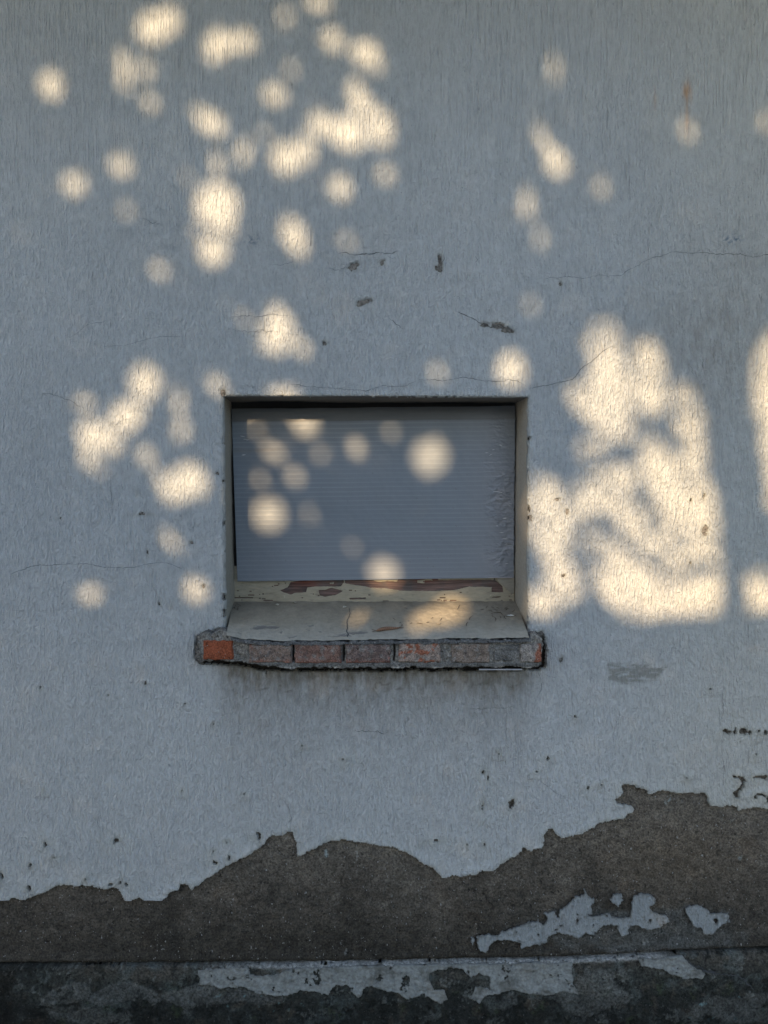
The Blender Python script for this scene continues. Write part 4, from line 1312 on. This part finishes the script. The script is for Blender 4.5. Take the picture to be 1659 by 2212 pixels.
# ================================================================== UNSEEN LOW OUTBUILDING, ADDED TO KEEP THE SUN OFF THE YARD
M_OUT = mat_plain('added building plaster', (.34, .33, .30), .9, 6, (.85, 1.15), .002)
M_ADDED_ROOF = mat_plain('added building roof felt', (.07, .065, .06), .9, 10)
ob = thing('added_outbuilding', (-3, -10.5, 0), 'unseen low plastered building with a flat felt roof, added to keep sun off the yard', 'building')
box('wall', -11, 5, -12.5, -9.6, 0, 3.05, M_OUT, ob)  # wall of the added unseen building
box('roof', -11.2, 5.2, -12.7, -9.35, 3.052, 3.2, M_ADDED_ROOF, ob)  # roof of the added unseen building
dr = box('added_door', -3.9, -3.0, -9.6, -9.55, 0, 2.05, M_DARK, ob)
box('added_handle', -3.15, -3.1, -9.55, -9.5, .98, 1.06, M_ADDED_ROOF, dr)
# ================================================================== THE TREE ACROSS THE YARD (its gaps let the sun through)
def to_plane(P):
    """project along the sun onto the face of the wall"""
    k = -P[..., 1]
    return P[..., 0] + .31 * k * 1.0, P[..., 2] - SUN[2] * k


CELL = .005
UX0, UZ0, NUX, NUZ = -2.3, -.3, 920, 780
ucx = UX0 + (np.arange(NUX) + .5) * CELL; ucz = UZ0 + (np.arange(NUZ) + .5) * CELL
UU, VV = np.meshgrid(ucx, ucz)
gap = np.zeros(UU.shape, bool)
# (px, py, rx, ry, rot) semi-axes of the gap, in photograph pixels
GW = [(110, 183, 19, 23, 0), (328, 62, 23, 25, 0), (366, 45, 18, 24, 0), (268, 152, 13, 36, 0), (315, 155, 11, 18, 0), (325, 220, 14, 15, 0),
      (475, 92, 25, 22, 0), (460, 115, 16, 18, 0), (528, 88, 20, 19, 0), (618, 35, 9, 14, 30), (685, 6, 22, 14, 0), (718, 85, 17, 22, 0),
      (788, 112, 24, 20, 0), (812, 140, 12, 14, 0), (595, 205, 20, 19, 0), (455, 264, 27, 19, 35), (430, 240, 12, 10, 0), (628, 150, 8, 14, 0),
      (570, 285, 10, 11, 0), (768, 200, 15, 24, 0), (752, 286, 34, 30, 0), (692, 268, 22, 22, 0), (822, 275, 22, 32, 0), (785, 230, 18, 22, 0),
      (617, 340, 26, 26, 0), (663, 322, 15, 26, 0), (650, 300, 8, 10, 0), (735, 405, 20, 21, 0), (833, 375, 14, 16, 0), (262, 358, 18, 20, 0),
      (160, 398, 19, 20, 0), (468, 444, 41, 41, 0), (460, 540, 24, 26, 0), (492, 490, 14, 18, 0), (430, 500, 9, 12, 0), (468, 360, 9, 24, 0),
      (405, 385, 6, 12, 0), (525, 330, 12, 26, 20), (635, 510, 21, 36, -22), (750, 520, 11, 11, 0), (343, 583, 13, 14, 0), (272, 455, 9, 9, 0),
      (602, 712, 27, 28, 0), (592, 745, 26, 14, 0), (652, 750, 16, 16, 0), (598, 680, 15, 22, 0), (530, 690, 8, 9, 0),
      (312, 828, 24, 32, 10), (272, 900, 34, 24, -40), (204, 938, 30, 24, 0), (238, 960, 22, 18, 0), (190, 985, 15, 22, 0), (183, 872, 18, 12, 0),
      (315, 985, 14, 18, 0), (215, 1015, 11, 10, 0), (386, 872, 9, 28, 0), (392, 930, 11, 22, 15), (408, 1035, 30, 27, 0), (430, 1045, 16, 22, 0),
      (358, 1045, 14, 26, -30), (380, 1072, 24, 10, 0), (370, 1168, 9, 22, -35), (196, 1283, 17, 17, 0), (424, 1272, 20, 20, 0),
      (468, 832, 14, 18, -30), (610, 852, 28, 12, 0), (1103, 798, 24, 29, 0), (945, 805, 6, 18, -10),
      (1172, 298, 9, 26, -25), (1200, 348, 18, 28, -20), (1138, 440, 11, 26, 0), (1165, 515, 6, 18, 0), (1198, 150, 6, 24, 0), (1300, 405, 8, 18, 0),
      (1485, 280, 8, 18, 0), (1145, 660, 9, 11, 0), (1659, 265, 9, 16, 0), 
      (-120, 300, 25, 30, 0), (-220, 700, 30, 24, 0), (-90, 1010, 22, 30, 20), (1820, 400, 20, 26, 0), (1900, 650, 30, 30, 0)]
GB = [(662, 924, 20, 16, 0), (590, 977, 22, 13, 20), (692, 982, 10, 13, 0), (770, 968, 14, 18, -15), (845, 932, 9, 12, 0), (930, 987, 30, 32, 30), (940, 965, 14, 20, 0),
      (580, 1110, 26, 26, 0), (640, 1030, 13, 16, 30), (562, 1038, 10, 13, 0), (552, 928, 8, 9, 0), (760, 1182, 9, 9, 0), (830, 1238, 24, 24, 0), (668, 1112, 6, 16, 0)]
def grow(r): return r + 3.5 if r > 22 else (r - .5 if r > 17 else (r * .86 if r > 13 else r * .76))
def add_gap(cx, cy, rx, ry, rot, Y):
    x, z = WP(cx, cy, Y)
    u, v = x - .31 * Y, z + SUN[2] * Y     # the point seen at depth Y, carried along the sun to y = 0
    sc_ = .0012 * (1 + Y / CAM_D)
    a = math.radians(rot)
    du, dv = UU - u, VV - v
    p = (du * math.cos(a) - dv * math.sin(a)) / (grow(rx) * sc_); q = (du * math.sin(a) + dv * math.cos(a)) / (grow(ry) * sc_)
    gap[p * p + q * q < 1] = True
for s_ in GW: add_gap(*s_, 0.0)
for s_ in GB: add_gap(*s_, BY)
for (cx, cy, rx, ry, rot) in [(965, 1322, 34, 15, 0), (915, 1337, 22, 12, 0), (772, 1335, 12, 8, 0)]:
    p = sill_pt(cx, cy); add_gap(cx, cy, rx, ry * 2.3, rot, p[1])
# the big lit area right of the window: polygons with a share of leaves left in them
nz1 = fbm(UU, VV, .030, 3, 300, .5); nz2 = fbm(UU, VV, .05, 2, 303, .5)
def add_poly(pts, frac, seed=0):
    p = poly_w(pts)
    m = sdf_local(UU, VV, p, .01) > 0
    if not m.any(): return
    if frac < 1:
        f = fbm(UU[m], VV[m], .034, 2, 310 + seed, .5)
        thr = np.quantile(f, frac)
        mm = m.copy(); mm[m] = f < thr
        m = mm
    gap[m] = True
add_poly(r4([(650, 210), (750, 195), (790, 260), (800, 340), (700, 380), (610, 360), (600, 290)]), .52, 1)
add_poly(r4([(660, 370), (790, 350), (830, 420), (860, 500), (860, 620), (760, 650), (660, 600), (630, 520), (640, 420)]), .9, 2)
add_poly(r4([(520, 590), (620, 560), (700, 640), (850, 640), (870, 760), (850, 850), (790, 880), (720, 830), (640, 760), (550, 700), (510, 650)]), .82, 3)
add_poly(r4([(900, 310), (960, 285), (1020, 330), (1050, 430), (1050, 530), (900, 540), (880, 450)]), .75, 4)
add_poly(r4([(890, 540), (1050, 530), (1060, 680), (980, 745), (915, 690), (890, 610)]), .95, 5)
add_poly(r4([(1130, 560), (1200, 560), (1240, 640), (1275, 740), (1285, 900), (1300, 1100), (1180, 1100), (1150, 960), (1130, 820), (1115, 700)]), .68, 6)
add_poly(r4([(960, 910), (1010, 890), (1060, 930), (1110, 1000), (1160, 1120), (1120, 1200), (1060, 1240), (1000, 1220), (950, 1120), (915, 1020)]), .95, 7)
add_poly(r4([(1120, 1140), (1320, 1120), (1360, 1240), (1370, 1400), (1280, 1420), (1150, 1380), (1060, 1320), (1020, 1240)]), .93, 8)
add_poly(r4([(510, 1230), (550, 1140), (640, 1090), (740, 1050), (800, 1020), (890, 1030), (910, 1100), (860, 1180), (890, 1250), (950, 1310), (980, 1390), (840, 1400), (790, 1330), (700, 1270), (560, 1290)]), .78, 9)
add_poly(r4([(240, 1200), (310, 1120), (380, 1095), (440, 1130), (480, 1230), (540, 1270), (560, 1330), (500, 1420), (510, 1500), (480, 1560), (380, 1580), (330, 1500), (280, 1400)]), .76, 10)
add_poly(r4([(380, 1600), (500, 1560), (550, 1620), (590, 1720), (560, 1790), (470, 1830), (430, 1870), (330, 1880), (280, 1840), (290, 1750), (360, 1710)]), .74, 11)
add_poly(r4([(800, 1400), (960, 1410), (1100, 1400), (1280, 1440), (1370, 1460), (1350, 1560), (1230, 1630), (1100, 1610), (1000, 1560), (920, 1500)]), .58, 12)
add_poly(r4([(710, 1490), (810, 1490), (900, 1570), (1000, 1650), (1090, 1700), (1380, 1640), (1390, 1780), (1370, 1865), (1200, 1880), (1000, 1890), (870, 1890), (880, 1750), (800, 1680), (720, 1600)]), .88, 13)
add_poly(r4([(640, 1660), (720, 1610), (800, 1680), (880, 1760), (860, 1890), (800, 1870), (740, 1800), (660, 1760)]), .82, 14)
add_poly(r4([(590, 830), (700, 840), (760, 900), (730, 960), (600, 1000), (575, 930)]), .3, 15)
add_poly(r4([(520, 1260), (1000, 1240), (1350, 1280), (1380, 1660), (1000, 1660), (600, 1720)]), .13, 18)
add_poly(r4([(620, 620), (900, 560), (1120, 560), (1280, 760), (1300, 1120), (900, 1000), (640, 900)]), .10, 19)
add_poly([(1662, 715), (1636, 770), (1631, 840), (1641, 910), (1654, 1000), (1662, 1100), (1760, 1150), (1800, 800)], .8, 16)
add_poly([(1612, 1240), (1760, 1236), (1770, 1316), (1616, 1316)], .75, 17)

covered = gap.copy()
L_V = []; L_F = []; L_n = 0
HEX = np.array([(-.5, 0), (-.22, .30), (.18, .27), (.5, 0), (.18, -.27), (-.22, -.30)])
sunv = SUNN
e1 = np.cross(sunv, (0, 0, 1)); e1 /= np.linalg.norm(e1); e2 = np.cross(e1, sunv)
lr = np.random.default_rng(11)


def try_leaves(uc, vc, size, tilt=.7, reject=True):
    global L_n
    n = len(uc)
    kk = lr.uniform(5.5, 6.6, n)
    ang = lr.uniform(0, 2 * np.pi, n); sz = size * lr.uniform(.8, 1.2, n)
    tx_ = lr.uniform(-tilt, tilt, n); ty_ = lr.uniform(-tilt, tilt, n)
    ctr = np.c_[uc, np.zeros(n), vc] + kk[:, None] * SUN
    for i in range(n):
        a = ang[i]
        du = math.cos(a) * e1 + math.sin(a) * e2; dv = -math.sin(a) * e1 + math.cos(a) * e2
        du = du + sunv * tx_[i]; dv = dv + sunv * ty_[i]
        P = ctr[i] + sz[i] * (HEX[:, :1] * du + HEX[:, 1:] * dv)
        pu, pv = to_plane(P)
        iu0 = int((pu.min() - UX0) / CELL); iu1 = int((pu.max() - UX0) / CELL) + 1
        iv0 = int((pv.min() - UZ0) / CELL); iv1 = int((pv.max() - UZ0) / CELL) + 1
        if iu0 < 0 or iv0 < 0 or iu1 > NUX or iv1 > NUZ: continue
        cu = ucx[iu0:iu1][None, :]; cv = ucz[iv0:iv1][:, None]
        ins = np.ones((iv1 - iv0, iu1 - iu0), bool)
        sg = None
        area = 0
        for q in range(6):
            r_ = (q + 1) % 6
            area += pu[q] * pv[r_] - pu[r_] * pv[q]
        sg = 1 if area > 0 else -1
        for q in range(6):
            r_ = (q + 1) % 6
            ins &= sg * ((pu[r_] - pu[q]) * (cv - pv[q]) - (pv[r_] - pv[q]) * (cu - pu[q])) >= 0
        sub = covered[iv0:iv1, iu0:iu1]; gs_ = gap[iv0:iv1, iu0:iu1]
        if (ins & gs_).any(): continue
        covered[iv0:iv1, iu0:iu1] = sub | ins
        L_V.append(P); L_F.append(L_n); L_n += 6


for rnd, (size, cnt) in enumerate([(.10, 5000), (.075, 5000), (.055, 5000), (.04, 6000), (.028, 6000), (.02, 7000), (.014, 8000)]):
    free = np.argwhere(~covered)
    if len(free) == 0: break
    pick = free[lr.integers(0, len(free), min(cnt, len(free)))]
    try_leaves(ucx[pick[:, 1]] + lr.uniform(-.002, .002, len(pick)), ucz[pick[:, 0]] + lr.uniform(-.002, .002, len(pick)), size)
print('leaves', len(L_V), 'uncovered share', float((~covered).mean()))
V = np.concatenate(L_V)
st_ = np.array(L_F)
F1 = np.stack([st_, st_ + 1, st_ + 2, st_ + 3], 1); F2 = np.stack([st_, st_ + 3, st_ + 4, st_ + 5], 1)
# the rest of the crown: looser foliage around the dense part, clear of the beam that reaches the wall
N2 = 9000
th = lr.uniform(0, 2 * np.pi, N2); ph_ = np.arccos(lr.uniform(-1, 1, N2)); rr = lr.uniform(.75, 1, N2)
C0 = np.array([-1.9, -6.0, 4.2])
cc = C0 + np.c_[np.cos(th) * np.sin(ph_) * rr * 3.1, np.sin(th) * np.sin(ph_) * rr * 1.9, np.cos(ph_) * rr * 2.6]
pu, pv = to_plane(cc)
ok = ((pu < UX0 + .1) | (pu > UX0 + NUX * CELL - .1) | (pv > UZ0 + NUZ * CELL - .1)) & (cc[:, 2] > 2.6)
cc = cc[ok]
Vs = []
for p in cc:
    a = lr.normal(0, 1, 3); a /= np.linalg.norm(a); b = np.cross(a, lr.normal(0, 1, 3)); b /= np.linalg.norm(b)
    Vs.append(p + .13 * (HEX[:, :1] * a + HEX[:, 1:] * b))
V2 = np.concatenate(Vs); st2 = np.arange(len(cc)) * 6 + len(V)
V = np.concatenate([V, V2])
F1 = np.concatenate([F1, np.stack([st2, st2 + 1, st2 + 2, st2 + 3], 1)]); F2 = np.concatenate([F2, np.stack([st2, st2 + 3, st2 + 4, st2 + 5], 1)])
tree = thing('broadleaf_tree', (-1.9, -6.0, 0), 'tall leafy tree across the yard whose gaps dapple the wall with sun', 'tree')
M_LEAF = mat_plain('leaf', (.055, .085, .03), .6, 8, (.7, 1.3), .0001)
fo = mesh_obj('foliage', V, np.concatenate([F1, F2]), M_LEAF, tree, None, None, False)
fo['kind'] = 'stuff'


def limb(name, pts, rads, parent):
    pts = [np.array(p, float) for p in pts]
    V = []; n = 10
    for i, p in enumerate(pts):
        d = pts[min(i + 1, len(pts) - 1)] - pts[max(i - 1, 0)]; d /= np.linalg.norm(d)
        s_ = np.cross(d, (0, 1, 0.01)); s_ /= np.linalg.norm(s_); t_ = np.cross(s_, d)
        for k in range(n):
            a = 2 * math.pi * k / n
            V.append(p + (s_ * math.cos(a) + t_ * math.sin(a)) * rads[i] * (1 + .1 * math.sin(3 * a + i)))
    F = [(i * n + k, i * n + (k + 1) % n, (i + 1) * n + (k + 1) % n, (i + 1) * n + k) for i in range(len(pts) - 1) for k in range(n)]
    return mesh_obj(name, np.array(V), np.array(F), M_BARK, parent)


limb('trunk', [(-1.9, -6.0, -.05), (-1.88, -6.0, .6), (-1.95, -6.05, 1.6), (-1.9, -6.0, 2.7), (-1.92, -6.0, 3.2)], [.26, .19, .17, .15, .12], tree)
print('objects', len(bpy.data.objects), 'tris ~', sum(len(o.data.polygons) for o in bpy.data.objects if o.type == 'MESH') * 2)
